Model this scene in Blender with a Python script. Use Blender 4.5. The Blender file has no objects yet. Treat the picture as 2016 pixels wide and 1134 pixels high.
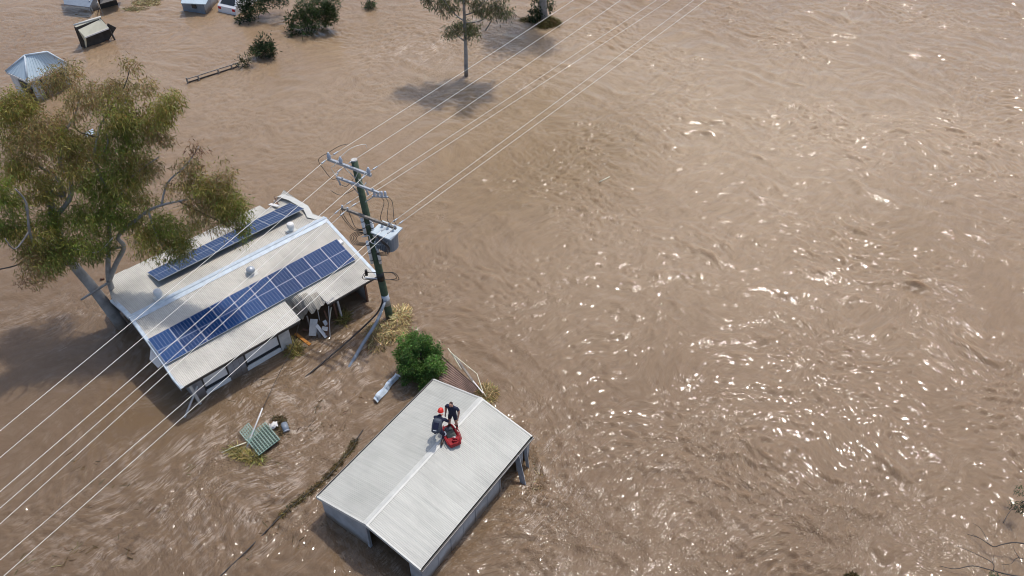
import bpy, math, random
import numpy as np
from mathutils import Vector, Matrix

R = math.radians
random.seed(7)
rng = np.random.default_rng(7)
scene = bpy.context.scene
COL = scene.collection

# ------------------------------------------------------------------ camera
CAM_H = 30.65
FPX, PITCH, ROLL = 1635.51, 0.775856, 0.008420          # focal length in pixels of a 2016 px wide frame
_c, _s = math.cos(PITCH), math.sin(PITCH)
FWD = Vector((0, _c, -_s)); _up = Vector((0, _s, _c)); _rt = Vector((1, 0, 0))
RT = math.cos(ROLL) * _rt + math.sin(ROLL) * _up
UP = -math.sin(ROLL) * _rt + math.cos(ROLL) * _up
EYE = Vector((0, 0, CAM_H))
cd = bpy.data.cameras.new('camera')
cam = bpy.data.objects.new('camera', cd); COL.objects.link(cam)
cd.sensor_width = 36; cd.lens = FPX / 2016 * 36; cd.clip_start = 0.5; cd.clip_end = 9000
m = Matrix((RT, UP, -FWD)).transposed().to_4x4(); m.translation = EYE
cam.matrix_world = m
scene.camera = cam

# ------------------------------------------------------------------ light
SUN_AZ, SUN_EL = R(35), R(66)                              # azimuth clockwise from +Y
wd = bpy.data.worlds.new('World'); scene.world = wd; wd.use_nodes = True
nt = wd.node_tree; nt.nodes.clear()
sky = nt.nodes.new('ShaderNodeTexSky'); sky.sky_type = 'NISHITA'; sky.sun_disc = False
sky.sun_elevation = SUN_EL; sky.sun_rotation = SUN_AZ; sky.air_density = 1.0; sky.dust_density = 2.5; sky.ozone_density = 1.0
bg = nt.nodes.new('ShaderNodeBackground'); bg.inputs['Strength'].default_value = 0.15
wo = nt.nodes.new('ShaderNodeOutputWorld')
nt.links.new(sky.outputs[0], bg.inputs[0]); nt.links.new(bg.outputs[0], wo.inputs[0])
sd = bpy.data.lights.new('sun', 'SUN'); sd.energy = 2.15; sd.angle = R(0.85); sd.color = (1.0, 0.95, 0.88)
so = bpy.data.objects.new('sun', sd); COL.objects.link(so)
S = Vector((math.sin(SUN_AZ) * math.cos(SUN_EL), math.cos(SUN_AZ) * math.cos(SUN_EL), math.sin(SUN_EL)))
so.rotation_euler = S.to_track_quat('Z', 'Y').to_euler(); so.location = (0, 30, 60)
vs = scene.view_settings
vs.view_transform = 'Standard'; vs.look = 'None'; vs.exposure = 0.14; vs.gamma = 1.0; vs.use_curve_mapping = False
scene.render.engine = 'CYCLES'
scene.cycles.max_bounces = 6; scene.cycles.filter_width = 1.0; scene.cycles.sample_clamp_indirect = 4.0

# ------------------------------------------------------------------ helpers
def ray(px, py):
    return FWD + (px - 1008) / FPX * RT - (py - 567) / FPX * UP
def at(px, py, z=0.0):
    d = ray(px, py); return EYE + d * ((z - CAM_H) / d.z)
def aty(px, py, y):
    d = ray(px, py); return EYE + d * (y / d.y)

MW = {}                                                    # world matrix of every object, kept by hand
def tag(o, label=None, cat=None, group=None, kind=None):
    if label: o['label'] = label
    if cat: o['category'] = cat
    if group: o['group'] = group
    if kind: o['kind'] = kind
    return o
def thing(name, label, cat, loc=(0, 0, 0), rotz=0.0, group=None):
    o = bpy.data.objects.new(name, None); COL.objects.link(o)
    o.empty_display_size = 0.3
    o.location = loc; o.rotation_euler = (0, 0, rotz)
    MW[o.name] = Matrix.Translation(Vector(loc)) @ Matrix.Rotation(rotz, 4, 'Z')
    return tag(o, label, cat, group)
def place(name, me, parent=None, mat=None):
    o = bpy.data.objects.new(name, me); COL.objects.link(o)
    base = MW[parent.name] if parent else Matrix()
    if parent: o.parent = parent
    if mat is not None: o.matrix_local = mat; MW[o.name] = base @ mat
    else: MW[o.name] = base.copy()
    return o
def npmesh(name, v, f, mats=(), smooth=False, midx=None):
    me = bpy.data.meshes.new(name)
    v = np.asarray(v, np.float32); f = np.asarray(f, np.int32)
    k = f.shape[1]
    me.vertices.add(len(v)); me.vertices.foreach_set('co', v.ravel())
    me.loops.add(f.size); me.loops.foreach_set('vertex_index', f.ravel())
    me.polygons.add(len(f)); me.polygons.foreach_set('loop_start', np.arange(0, f.size, k, dtype=np.int32))
    if smooth: me.polygons.foreach_set('use_smooth', np.ones(len(f), bool))
    if midx is not None: me.polygons.foreach_set('material_index', np.asarray(midx, np.int32))
    for mm in mats: me.materials.append(mm)
    me.update(calc_edges=True)
    return me

class MB:
    def __init__(s): s.v = []; s.f = []; s.m = []
    def add(s, pts, faces, mi=0):
        b = len(s.v); s.v += [Vector(p) for p in pts]
        for q in faces: s.f.append([b + i for i in q]); s.m.append(mi)
        return s
    def poly(s, pts, mi=0): return s.add(pts, [list(range(len(pts)))], mi)
    def box(s, c, size, ax=None, mi=0):
        c = Vector(c); hx, hy, hz = [k / 2 for k in size]
        X, Y, Z = ax if ax else (Vector((1, 0, 0)), Vector((0, 1, 0)), Vector((0, 0, 1)))
        p = [c + X * (sx * hx) + Y * (sy * hy) + Z * (sz * hz) for sz in (-1, 1) for sy in (-1, 1) for sx in (-1, 1)]
        return s.add(p, [[0, 2, 3, 1], [4, 5, 7, 6], [0, 1, 5, 4], [2, 6, 7, 3], [0, 4, 6, 2], [1, 3, 7, 5]], mi)
    def bb(s, lo, hi, mi=0):
        lo, hi = Vector(lo), Vector(hi); return s.box((lo + hi) / 2, hi - lo, None, mi)
    def bar(s, p, q, w, h, up=(0, 0, 1), mi=0):
        p, q = Vector(p), Vector(q); d = q - p; L = d.length; d = d / L
        up = Vector(up)
        if abs(d.dot(up)) > 0.98: up = Vector((1, 0, 0))
        y = up.cross(d).normalized(); z = d.cross(y).normalized()
        return s.box((p + q) / 2, (L, w, h), (d, y, z), mi)
    def tube(s, pts, rad, n=8, cap=True, mi=0):
        pts = [Vector(p) for p in pts]; N = len(pts)
        if not hasattr(rad, '__len__'): rad = [rad] * N
        t0 = (pts[1] - pts[0]).normalized()
        u = t0.orthogonal().normalized(); P = []
        for i in range(N):
            t = (pts[min(i + 1, N - 1)] - pts[max(i - 1, 0)]).normalized()
            u = (u - t * u.dot(t)).normalized(); w = t.cross(u)
            P += [pts[i] + (u * math.cos(2 * math.pi * k / n) + w * math.sin(2 * math.pi * k / n)) * rad[i] for k in range(n)]
        F = [[i * n + k, i * n + (k + 1) % n, (i + 1) * n + (k + 1) % n, (i + 1) * n + k] for i in range(N - 1) for k in range(n)]
        if cap: F += [list(range(n))[::-1], [(N - 1) * n + k for k in range(n)]]
        return s.add(P, F, mi)
    def lathe(s, c, prof, n=16, ax=None, mi=0):            # prof: (radius, height) pairs
        X, Y, Z = ax if ax else (Vector((1, 0, 0)), Vector((0, 1, 0)), Vector((0, 0, 1)))
        c = Vector(c); P = []
        for r, h in prof:
            P += [c + Z * h + (X * math.cos(2 * math.pi * k / n) + Y * math.sin(2 * math.pi * k / n)) * max(r, 1e-4) for k in range(n)]
        N = len(prof)
        F = [[i * n + k, i * n + (k + 1) % n, (i + 1) * n + (k + 1) % n, (i + 1) * n + k] for i in range(N - 1) for k in range(n)]
        F += [list(range(n))[::-1], [(N - 1) * n + k for k in range(n)]]
        return s.add(P, F, mi)
    def grid(s, rows, mi=0, thick=0.0):                    # rows of points; thick gives the sheet a back
        nr, nc = len(rows), len(rows[0])
        P = [Vector(p) for r in rows for p in r]
        F = [[i * nc + j, i * nc + j + 1, (i + 1) * nc + j + 1, (i + 1) * nc + j] for i in range(nr - 1) for j in range(nc - 1)]
        s.add(P, F, mi)
        if thick:
            s.add([p - Vector((0, 0, thick)) for p in P], [q[::-1] for q in F], mi)
        return s
    def mesh(s, name, mats, smooth=False, inv=None):
        me = bpy.data.meshes.new(name)
        vv = [inv @ p for p in s.v] if inv else s.v
        me.from_pydata(vv, [], s.f)
        for mm in (mats if isinstance(mats, (list, tuple)) else [mats]): me.materials.append(mm)
        me.polygons.foreach_set('material_index', s.m)
        if smooth: me.polygons.foreach_set('use_smooth', [True] * len(me.polygons))
        me.update(); return me
    def build(s, name, mats, parent=None, smooth=False, world=False):
        inv = MW[parent.name].inverted() if (parent and world) else None
        return place(name, s.mesh(name, mats, smooth, inv), parent)

def smoothpath(pts, n=5):                                  # Catmull-Rom through the points
    pts = [Vector(p) for p in pts]; out = []
    for i in range(len(pts) - 1):
        p0, p1, p2, p3 = pts[max(i - 1, 0)], pts[i], pts[i + 1], pts[min(i + 2, len(pts) - 1)]
        for k in range(n):
            t = k / n
            out.append(0.5 * ((2 * p1) + (p2 - p0) * t + (2 * p0 - 5 * p1 + 4 * p2 - p3) * t * t + (3 * p1 - p0 - 3 * p2 + p3) * t ** 3))
    out.append(pts[-1]); return out

# ------------------------------------------------------------------ materials
class NT:
    def __init__(s, name):
        s.m = bpy.data.materials.new(name); s.m.use_nodes = True
        s.t = s.m.node_tree; s.t.nodes.clear()
        s.out = s.n('ShaderNodeOutputMaterial'); s.p = s.n('ShaderNodeBsdfPrincipled')
        s.l(s.p.outputs[0], s.out.inputs[0])
    def n(s, k, **kw):
        o = s.t.nodes.new(k)
        for a, b in kw.items(): setattr(o, a, b)
        return o
    def l(s, a, b): s.t.links.new(a, b)
    def coord(s, scale=(1, 1, 1), out='Object', attr=None):
        if attr: tc = s.n('ShaderNodeAttribute', attribute_name=attr); o = tc.outputs['Vector']
        else: tc = s.n('ShaderNodeTexCoord'); o = tc.outputs[out]
        mp = s.n('ShaderNodeMapping'); mp.inputs['Scale'].default_value = scale
        s.l(o, mp.inputs[0]); return mp.outputs[0]
    def noise(s, vec, scale, detail=4, rough=0.55, dist=0.0, typ=None):
        o = s.n('ShaderNodeTexNoise')
        if typ: o.noise_type = typ
        o.inputs['Scale'].default_value = scale; o.inputs['Detail'].default_value = detail
        o.inputs['Roughness'].default_value = rough; o.inputs['Distortion'].default_value = dist
        s.l(vec, o.inputs['Vector']); return o.outputs[0]
    def ramp(s, fac, stops):
        o = s.n('ShaderNodeValToRGB'); e = o.color_ramp.elements
        while len(e) < len(stops): e.new(0.5)
        for q, (p, c) in zip(e, stops):
            q.position = p; q.color = (*c, 1) if len(c) == 3 else c
        s.l(fac, o.inputs[0]); return o.outputs[0]
    def rng(s, v, a, b, c, d):
        o = s.n('ShaderNodeMapRange'); s.l(v, o.inputs[0])
        for i, k in enumerate((a, b, c, d)): o.inputs[i + 1].default_value = k
        return o.outputs[0]
    def math(s, op, a, b=None):
        o = s.n('ShaderNodeMath', operation=op)
        for i, k in enumerate((a, b)):
            if k is None: continue
            if isinstance(k, (int, float)): o.inputs[i].default_value = k
            else: s.l(k, o.inputs[i])
        return o.outputs[0]
    def mix(s, fac, a, b, blend='MIX'):
        o = s.n('ShaderNodeMix', data_type='RGBA', blend_type=blend)
        for i, k in ((0, fac), (6, a), (7, b)):
            if isinstance(k, (int, float)): o.inputs[i].default_value = k
            elif isinstance(k, tuple): o.inputs[i].default_value = (*k, 1)
            else: s.l(k, o.inputs[i])
        return o.outputs[2]
    def bump(s, h, dist, strength=1.0, prev=None):
        o = s.n('ShaderNodeBump'); o.inputs['Distance'].default_value = dist
        if isinstance(strength, (int, float)): o.inputs['Strength'].default_value = strength
        else: s.l(strength, o.inputs['Strength'])
        s.l(h, o.inputs['Height'])
        if prev: s.l(prev, o.inputs['Normal'])
        return o.outputs[0]
    def set(s, col=None, rough=None, metal=None, nor=None, spec=None):
        P = s.p.inputs
        for key, k in (('Base Color', col), ('Roughness', rough), ('Metallic', metal), ('Normal', nor), ('Specular IOR Level', spec)):
            if k is None: continue
            if isinstance(k, (int, float)): P[key].default_value = k
            elif isinstance(k, tuple): P[key].default_value = (*k, 1)
            else: s.l(k, P[key])
        return s.m

def plain(name, col, rough=0.6, metal=0.0, var=0.15, sc=3.0, bump=0.0, mud=0.0):
    t = NT(name); v = t.coord()
    n = t.noise(v, sc, 5, 0.6)
    c = t.mix(t.rng(n, 0.3, 0.7, 0, 1), tuple(k * (1 - var) for k in col), tuple(min(1, k * (1 + var)) for k in col))
    if mud:                                                # dried silt left by the flood's high water
        g = t.n('ShaderNodeNewGeometry'); sx = t.n('ShaderNodeSeparateXYZ'); t.l(g.outputs['Position'], sx.inputs[0])
        z = t.math('SUBTRACT', sx.outputs[2], t.math('MULTIPLY', t.noise(v, 1.3, 5, 0.65), mud * 1.6))
        c = t.mix(t.rng(z, -mud * .55, mud * .25, 0.85, 0), c, (0.15, 0.105, 0.07))
    nor = t.bump(t.noise(v, sc * 6, 3), bump) if bump else None
    return t.set(c, rough, metal, nor)

def metal_roof(name, light, dark, rough, metal, streak, blot):
    """weathered sheet: streaks run down the slope (object y), blotches of grime over it"""
    t = NT(name); rnd = t.n('ShaderNodeObjectInfo').outputs['Random']
    geo = t.n('ShaderNodeNewGeometry')
    tc = t.n('ShaderNodeTexCoord')
    off = t.n('ShaderNodeVectorMath', operation='ADD'); t.l(tc.outputs['Object'], off.inputs[0])
    cb = t.n('ShaderNodeCombineXYZ'); t.l(t.math('MULTIPLY', rnd, 37.0), cb.inputs[0]); t.l(t.math('MULTIPLY', rnd, 11.0), cb.inputs[2])
    t.l(cb.outputs[0], off.inputs[1])
    mp = t.n('ShaderNodeMapping'); mp.inputs['Scale'].default_value = (9, 0.45, 1); t.l(off.outputs[0], mp.inputs[0])
    st = t.noise(mp.outputs[0], 1.6, 5, 0.6)
    bl = t.noise(geo.outputs['Position'], 0.55, 6, 0.62)
    c = t.mix(t.rng(st, 0.35, 0.7, 0, streak), light, dark)
    c = t.mix(t.rng(bl, 0.45, 0.75, 0, blot), c, tuple(k * 0.55 for k in dark))
    c = t.mix(t.rng(rnd, 0, 1, 0, 0.10), c, dark)
    r = t.rng(st, 0.3, 0.7, rough - 0.08, rough + 0.1)
    return t.set(c, r, metal)

M = {}
M['shed_roof'] = metal_roof('zinc_shed_roof', (0.515, 0.51, 0.46), (0.40, 0.398, 0.36), 0.5, 0.0, 0.7, 0.34)
M['house_roof'] = metal_roof('cream_house_roof', (0.59, 0.56, 0.495), (0.46, 0.435, 0.38), 0.55, 0.0, 0.6, 0.6)
M['torn'] = metal_roof('dark_torn_sheet', (0.42, 0.39, 0.33), (0.24, 0.21, 0.17), 0.6, 0.0, 0.8, 0.9)  # darker, blotchier tone for the torn hanging part
M['ridge'] = plain('pale_blue_flashing', (0.50, 0.57, 0.63), 0.45, 0.0, 0.16, 4)
M['ridge_white'] = plain('pale_flashing', (0.58, 0.575, 0.53), 0.45, 0.0, 0.08, 4)
M['gutter'] = plain('dark_gutter', (0.045, 0.042, 0.04), 0.5, 0.0, 0.3, 6)
M['gutter_lip'] = plain('gutter_lip', (0.42, 0.40, 0.38), 0.5, 0.0, 0.2, 6)
M['shed_wall'] = plain('grey_wall_sheet', (0.36, 0.38, 0.40), 0.55, 0.0, 0.22, 1.7, 0, .45)
M['house_wall'] = plain('grey_weatherboard', (0.30, 0.30, 0.31), 0.6, 0.0, 0.22, 2.2, 0, .5)
M['white'] = plain('white_paint', (0.72, 0.71, 0.69), 0.5, 0.0, 0.10, 3)
M['white_dirty'] = plain('muddy_white_paint', (0.52, 0.50, 0.47), 0.6, 0.0, 0.25, 2.5)
M['glass'] = plain('dark_glass', (0.03, 0.035, 0.04), 0.12, 0.0, 0.2, 2)
M['dark'] = plain('dark_shade_board', (0.05, 0.045, 0.04), 0.9, 0.0, 0.3, 3)  # near-black tone standing in for shade inside openings and under slats
M['alu'] = plain('aluminium', (0.62, 0.63, 0.65), 0.35, 0.6, 0.08, 5)
M['wire'] = plain('bright_wire', (0.80, 0.78, 0.72), 0.4, 0.0, 0.05, 5)
M['galv'] = plain('galvanised_steel', (0.42, 0.45, 0.49), 0.42, 0.35, 0.18, 6)
M['pole'] = plain('green_treated_timber', (0.055, 0.085, 0.05), 0.75, 0.0, 0.35, 5, 0.01, .4)
M['pole_top'] = plain('pale_end_grain', (0.50, 0.49, 0.46), 0.8, 0.0, 0.2, 12)
M['grey_wood'] = plain('weathered_hardwood', (0.24, 0.215, 0.19), 0.8, 0.0, 0.35, 9, 0.006)
M['brown_wood'] = plain('wet_brown_timber', (0.13, 0.065, 0.04), 0.7, 0.0, 0.4, 7)
M['orange_wood'] = plain('orange_timber', (0.50, 0.20, 0.035), 0.6, 0.0, 0.25, 6)
M['cable'] = plain('brown_black_cable', (0.035, 0.028, 0.024), 0.5, 0.0, 0.2, 8)
M['porcelain'] = plain('grey_porcelain', (0.52, 0.56, 0.64), 0.25, 0.0, 0.1, 8)
M['pvc'] = plain('white_pvc_conduit', (0.70, 0.72, 0.74), 0.4, 0.0, 0.08, 6)
M['trafo'] = plain('grey_transformer_enamel', (0.20, 0.235, 0.28), 0.4, 0.0, 0.12, 4)
M['trafo_lid'] = plain('pale_transformer_lid', (0.50, 0.57, 0.61), 0.45, 0.0, 0.1, 4)
M['rust'] = plain('rusty_corrugated_iron', (0.26, 0.175, 0.14), 0.75, 0.0, 0.35, 2.5)
M['tarp'] = plain('pale_blue_sheet', (0.55, 0.63, 0.70), 0.45, 0.0, 0.22, 5)
M['lattice'] = plain('green_lattice_paint', (0.13, 0.26, 0.21), 0.6, 0.0, 0.25, 8)
M['lattice_edge'] = plain('pale_worn_green_slat', (0.30, 0.38, 0.32), 0.65, 0.0, 0.3, 8)
M['blue_roof'] = plain('pale_blue_roof', (0.50, 0.60, 0.66), 0.45, 0.0, 0.10, 1.2)
M['cream'] = plain('cream_sheet', (0.70, 0.67, 0.52), 0.5, 0.0, 0.08, 2)
M['bark'] = plain('smooth_grey_gum_bark', (0.30, 0.285, 0.27), 0.75, 0.0, 0.35, 1.6, 0.01, .7)
M['bark_dark'] = plain('dark_twig_bark', (0.075, 0.06, 0.05), 0.8, 0.0, 0.3, 4)
M['car'] = plain('white_car_paint', (0.72, 0.73, 0.75), 0.25, 0.0, 0.04, 3)
M['tail'] = plain('red_tail_lamp', (0.45, 0.02, 0.02), 0.2, 0.0, 0.1, 3)
M['navy'] = plain('navy_cloth', (0.012, 0.016, 0.045), 0.8, 0.0, 0.3, 14)
M['navy_grey'] = plain('slate_grey_pack_cloth', (0.05, 0.062, 0.085), 0.65, 0.0, 0.35, 9)
M['skin'] = plain('weathered_skin', (0.46, 0.24, 0.17), 0.55, 0.0, 0.1, 20)
M['boot'] = plain('dark_brown_leather', (0.035, 0.018, 0.013), 0.5, 0.0, 0.25, 20)
M['hair'] = plain('dark_cropped_hair', (0.05, 0.025, 0.02), 0.8, 0.0, 0.3, 20)
M['helmet'] = plain('red_helmet_shell', (0.70, 0.035, 0.022), 0.35, 0.0, 0.05, 10)
M['red'] = plain('red_pvc_fabric', (0.29, 0.009, 0.016), 0.7, 0.0, 0.3, 9, 0.01)
M['mesh_grey'] = plain('grey_green_mesh', (0.085, 0.10, 0.085), 0.8, 0.0, 0.3, 20)
M['black'] = plain('black_rubber', (0.012, 0.012, 0.013), 0.5, 0.0, 0.2, 9)
M['band'] = plain('white_reflective_band', (0.75, 0.75, 0.75), 0.4, 0.0, 0.05, 9)

def pv_mat():
    t = NT('photovoltaic_cells'); tc = t.n('ShaderNodeTexCoord'); sx = t.n('ShaderNodeSeparateXYZ'); t.l(tc.outputs['Object'], sx.inputs[0])
    def line(v, period, w):
        f = t.math('FRACT', t.math('DIVIDE', v, period)); d = t.math('MINIMUM', f, t.math('SUBTRACT', 1.0, f))
        return t.math('LESS_THAN', d, w / period / 2)
    gx = line(t.math('SUBTRACT', sx.outputs[0], 0.028), 0.16, 0.012); gy = line(t.math('SUBTRACT', sx.outputs[1], 0.02), 0.0805, 0.006)
    mid = t.math('LESS_THAN', t.math('ABSOLUTE', t.math('SUBTRACT', sx.outputs[1], 0.825)), 0.013)
    rnd = t.n('ShaderNodeObjectInfo').outputs['Random']
    cell = t.mix(rnd, (0.008, 0.032, 0.105), (0.014, 0.054, 0.165))
    c = t.mix(t.math('MULTIPLY', gy, 0.5), cell, (0.20, 0.27, 0.42)); c = t.mix(t.math('MULTIPLY', gx, 0.75), c, (0.30, 0.36, 0.50)); c = t.mix(mid, c, (0.42, 0.48, 0.56))
    return t.set(c, 0.07, 0.0, None, 0.25)
M['pv'] = pv_mat()

def leaf_mat(name, transl=0.25):
    t = NT(name); a = t.n('ShaderNodeAttribute', attribute_name='tint')
    t.set(a.outputs['Color'], 0.5, 0.0, None, 0.35)
    tr = t.n('ShaderNodeBsdfTranslucent'); t.l(a.outputs['Color'], tr.inputs[0])
    mx = t.n('ShaderNodeMixShader'); mx.inputs[0].default_value = transl
    t.l(t.p.outputs[0], mx.inputs[1]); t.l(tr.outputs[0], mx.inputs[2]); t.l(mx.outputs[0], t.out.inputs[0])
    return t.m
M['leaf'] = leaf_mat('leaf_blades', 0.42)
M['straw'] = leaf_mat('straw_blades', 0.1)

# ------------------------------------------------------------------ flood water: one sheet to the horizon with real chop
def px_blobs(X, Y, blobs):
    """sum of soft elliptical zones: ground position of a photo pixel, radii in metres along / across, angle"""
    out = np.zeros_like(X)
    for px, py, ra, rb, ang, amp in blobs:
        g = at(px, py); c, s = math.cos(R(ang)), math.sin(R(ang))
        dx, dy = X - g.x, Y - g.y
        u = (dx * c + dy * s) / ra; v = (-dx * s + dy * c) / rb
        out += amp * np.exp(-(u * u + v * v))
    return out

def spectral(nx, ny, d, lam, width, ang, spread, seed):
    r = np.random.default_rng(seed)
    n = r.standard_normal((ny, nx))
    kx = np.fft.fftfreq(nx, d)[None, :]; ky = np.fft.fftfreq(ny, d)[:, None]
    k = np.hypot(kx, ky) + 1e-9
    S_ = np.exp(-(np.log(k * lam) / width) ** 2)
    if spread < 9:
        th = np.arctan2(ky, kx) - ang
        S_ = S_ * (0.12 + np.abs(np.cos(th)) ** spread)
    h = np.fft.ifft2(np.fft.fft2(n) * S_).real
    return h / h.std()

def sample(F, gx, gy, x0, y0, d):
    ny, nx = F.shape
    fx = ((gx - x0) / d) % nx; fy = ((gy - y0) / d) % ny
    i0 = np.floor(fx).astype(int) % nx; j0 = np.floor(fy).astype(int) % ny
    tx = fx - np.floor(fx); ty = fy - np.floor(fy); i1 = (i0 + 1) % nx; j1 = (j0 + 1) % ny
    return (F[j0, i0] * (1 - tx) + F[j0, i1] * tx) * (1 - ty) + (F[j1, i0] * (1 - tx) + F[j1, i1] * tx) * ty

def make_water():
    d = 0.09; x0, x1, y0, y1 = -52.0, 52.0, 11.5, 74.0
    xs = np.arange(x0, x1, d); ys = np.arange(y0, y1, d)
    far = np.array([1, 3, 8, 20, 50, 130, 400, 1200, 4000.0])
    xs = np.concatenate([x0 - far[::-1], xs, xs[-1] + far]); ys = np.concatenate([y0 - far[::-1], ys, ys[-1] + far])
    X, Y = np.meshgrid(xs, ys); nx, ny = 1160, 696
    sp = lambda *a: spectral(nx, ny, d, *a)
    w1 = sp(9.0, 0.55, 0, 10, 1); w2 = sp(9.0, 0.55, 0, 10, 2)           # eddies that bend everything
    w3 = sp(2.6, 0.5, 0, 10, 3); w4 = sp(2.6, 0.5, 0, 10, 4)
    SX = lambda F, gx, gy: sample(F, gx, gy, x0, y0, d)
    wx = X + 0.34 * SX(w1, X, Y) + 0.05 * SX(w3, X, Y); wy = Y + 0.34 * SX(w2, X, Y) + 0.05 * SX(w4, X, Y)
    turb = 0.25 + px_blobs(X, Y, [
        (560, 790, 5.5, 2.2, 35, 0.8), (660, 680, 3.5, 1.6, 35, 0.7), (330, 1000, 6, 3.0, 30, 0.75), (560, 980, 3.5, 2.2, 40, 0.6),
        (1075, 950, 2.4, 1.1, 80, 1.3), (1010, 1060, 3, 1.4, 50, 0.5), (860, 110, 5.0, 2.6, 20, 0.7), (1010, 150, 6, 2.5, 10, 0.5),
        (190, 600, 4.5, 1.8, 15, 0.8), (1350, 1040, 10, 5.0, 0, 0.95), (1650, 1060, 6, 3, 0, 0.45), (1150, 330, 6, 5, 60, 0.5),
        (1000, 560, 8, 5, 10, 0.30), (640, 420, 8, 6, 20, 0.18), (1850, 620, 7, 7, 0, 0.3), (1750, 240, 9, 7, 0, 0.22)])
    calm = px_blobs(X, Y, [(150, 800, 5, 4, 20, 0.25), (1450, 270, 9, 9, 0, 0.12), (690, 1090, 2.2, 1.5, 0, 0.3), (300, 790, 3, 2, 0, 0.2)])
    turb = np.clip(turb - calm, 0.06, 1.25)
    big = sp(1.9, 0.45, R(65), 2, 11); mid = sp(0.75, 0.40, R(75), 1.3, 12); small = sp(0.40, 0.34, R(60), 1.0, 13); tiny = sp(0.30, 0.30, R(80), 0.6, 16); strk = sp(0.7, 0.5, R(-58), 5, 14)
    patch = sp(14.0, 0.6, 0, 10, 15); pv_ = 1 + 0.42 * SX(patch, X, Y)
    b = SX(big, wx, wy); m_ = SX(mid, wx * 1.02 + 3, wy); s_ = SX(small, wx + 7, wy + 5); k_ = SX(strk, wx, wy + 9)
    right = 1 / (1 + np.exp(-(X - 2) / 4.0))                               # open river to the right: broader chop
    crest = lambda a: 1.0 - np.abs(a)                                      # peaked, sharp-edged lines
    h = (0.010 + 0.012 * right) * (b + 0.4 * np.maximum(b, 0) ** 2)
    h = h + (0.005 + 0.006 * right + 0.008 * turb) * m_ * pv_ + (0.0050 + 0.0035 * right + 0.0100 * turb) * s_ * pv_
    h = h + (0.0025 + 0.0045 * turb) * SX(tiny, wx + 2, wy + 11) * pv_
    h = h + 0.010 * turb * (1 - 0.5 * right) * crest(k_) + 0.016 * (0.35 + turb) * crest(s_) * (1 + 0.4 * right)
    h = h + px_blobs(X, Y, [(1062, 905, 1.0, 0.25, 100, 0.16), (1078, 960, 0.9, 0.22, 75, 0.12), (790, 640, 0.8, 0.5, 0, 0.07), (560, 850, 0.7, 0.35, 60, 0.08)])
    fade = np.clip((58 - np.abs(X)) / 8, 0, 1) * np.clip((80 - Y) / 8, 0, 1) * np.clip((Y - 6) / 5, 0, 1)
    h = h * fade; h = h - h[30:-30, 30:-30].mean() * fade
    NX, NY = len(xs), len(ys)
    v = np.stack([X, Y, h], -1).reshape(-1, 3)
    i = np.arange(NX - 1)[None, :] + np.arange(NY - 1)[:, None] * NX
    f = np.stack([i, i + 1, i + 1 + NX, i + NX], -1).reshape(-1, 4)
    tan = px_blobs(X, Y, [(1140, 300, 7, 4.5, 60, 1.0), (1000, 210, 5, 3, 30, 0.5), (900, 380, 7, 4, 20, 0.45), (1750, 480, 5, 3, 0, 0.35), (700, 60, 6, 3, 20, 0.3), (300, 830, 4, 2.5, 20, 0.55),
                          (1050, 900, 1.2, 0.6, 80, 0.8), (780, 1060, 2, 1, 20, 0.3), (570, 690, 1.2, 0.8, 0, 0.7)])
    mud = 1 / (1 + np.exp(-(27 - Y - 0.45 * X) / 8.0))                # siltier, darker brown backwater by the houses
    foam = np.clip(px_blobs(X, Y, [(560, 770, 5, 1.8, 38, 0.6), (650, 690, 3, 1.2, 38, 0.7), (330, 1000, 5.5, 2.4, 30, 0.6), (1062, 935, 1.9, 0.75, 82, 1.7), (1100, 1000, 2.0, .9, 60, .5), (850, 90, 4.5, 2.4, 20, 1.3), (930, 40, 3, 1.0, 20, .8),
                                     (1040, 165, 1.6, 1.1, 0, 0.8), (190, 600, 4, 1.3, 15, 0.75), (560, 900, 1.8, 1.0, 70, 0.7), (540, 1000, 3, 1.6, 40, 0.45), (700, 620, 1.4, 0.4, 40, 0.8),
                                     (350, 960, 11, 6.5, 35, .24), (650, 790, 6, 4, 35, .40), (440, 800, 5, 1.6, 35, .4), (1290, 900, 10, 6, 0, 0.15), (1500, 300, 14, 12, 0, 0.10)]), 0, 1.2)
    def near_line(pts, w):
        out = np.zeros_like(X)
        for (ax, ay), (bx, by) in zip(pts[:-1], pts[1:]):
            dx, dy = bx - ax, by - ay; tt = np.clip(((X - ax) * dx + (Y - ay) * dy) / (dx * dx + dy * dy), 0, 1)
            out = np.maximum(out, np.exp(-(np.hypot(X - ax - tt * dx, Y - ay - tt * dy) / w) ** 2))
        return out
    def plan(cx, cy, yaw, L, W):
        c_, s_ = math.cos(yaw), math.sin(yaw)
        return [(cx + c_ * u - s_ * v_, cy + s_ * u + c_ * v_) for u, v_ in ((-L / 2, -W / 2), (L / 2, -W / 2), (L / 2, W / 2), (-L / 2, W / 2), (-L / 2, -W / 2))]
    walls = near_line(plan(-3.399, 19.252, .963707, 7.25, 5.2), .22) * .75 + near_line(plan(-13.617, 29.758, .75214, 9.8, 7.7), .3) * .6
    for px, py in ((768, 627), (240, 642), (918, 150), (1071, 42), (515, 862)):
        g = at(px, py); walls += .9 * np.exp(-(((X - g.x) / .8) ** 2 + ((Y - g.y) / .6) ** 2))
        walls += .7 * np.exp(-(((X - g.x + 1.6) * .82 + (Y - g.y + 1.1) * .57) / 1.7) ** 2 - ((-(X - g.x + 1.6) * .57 + (Y - g.y + 1.1) * .82) / .45) ** 2)
    foam = np.clip(foam + walls, 0, 1.3)
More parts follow.
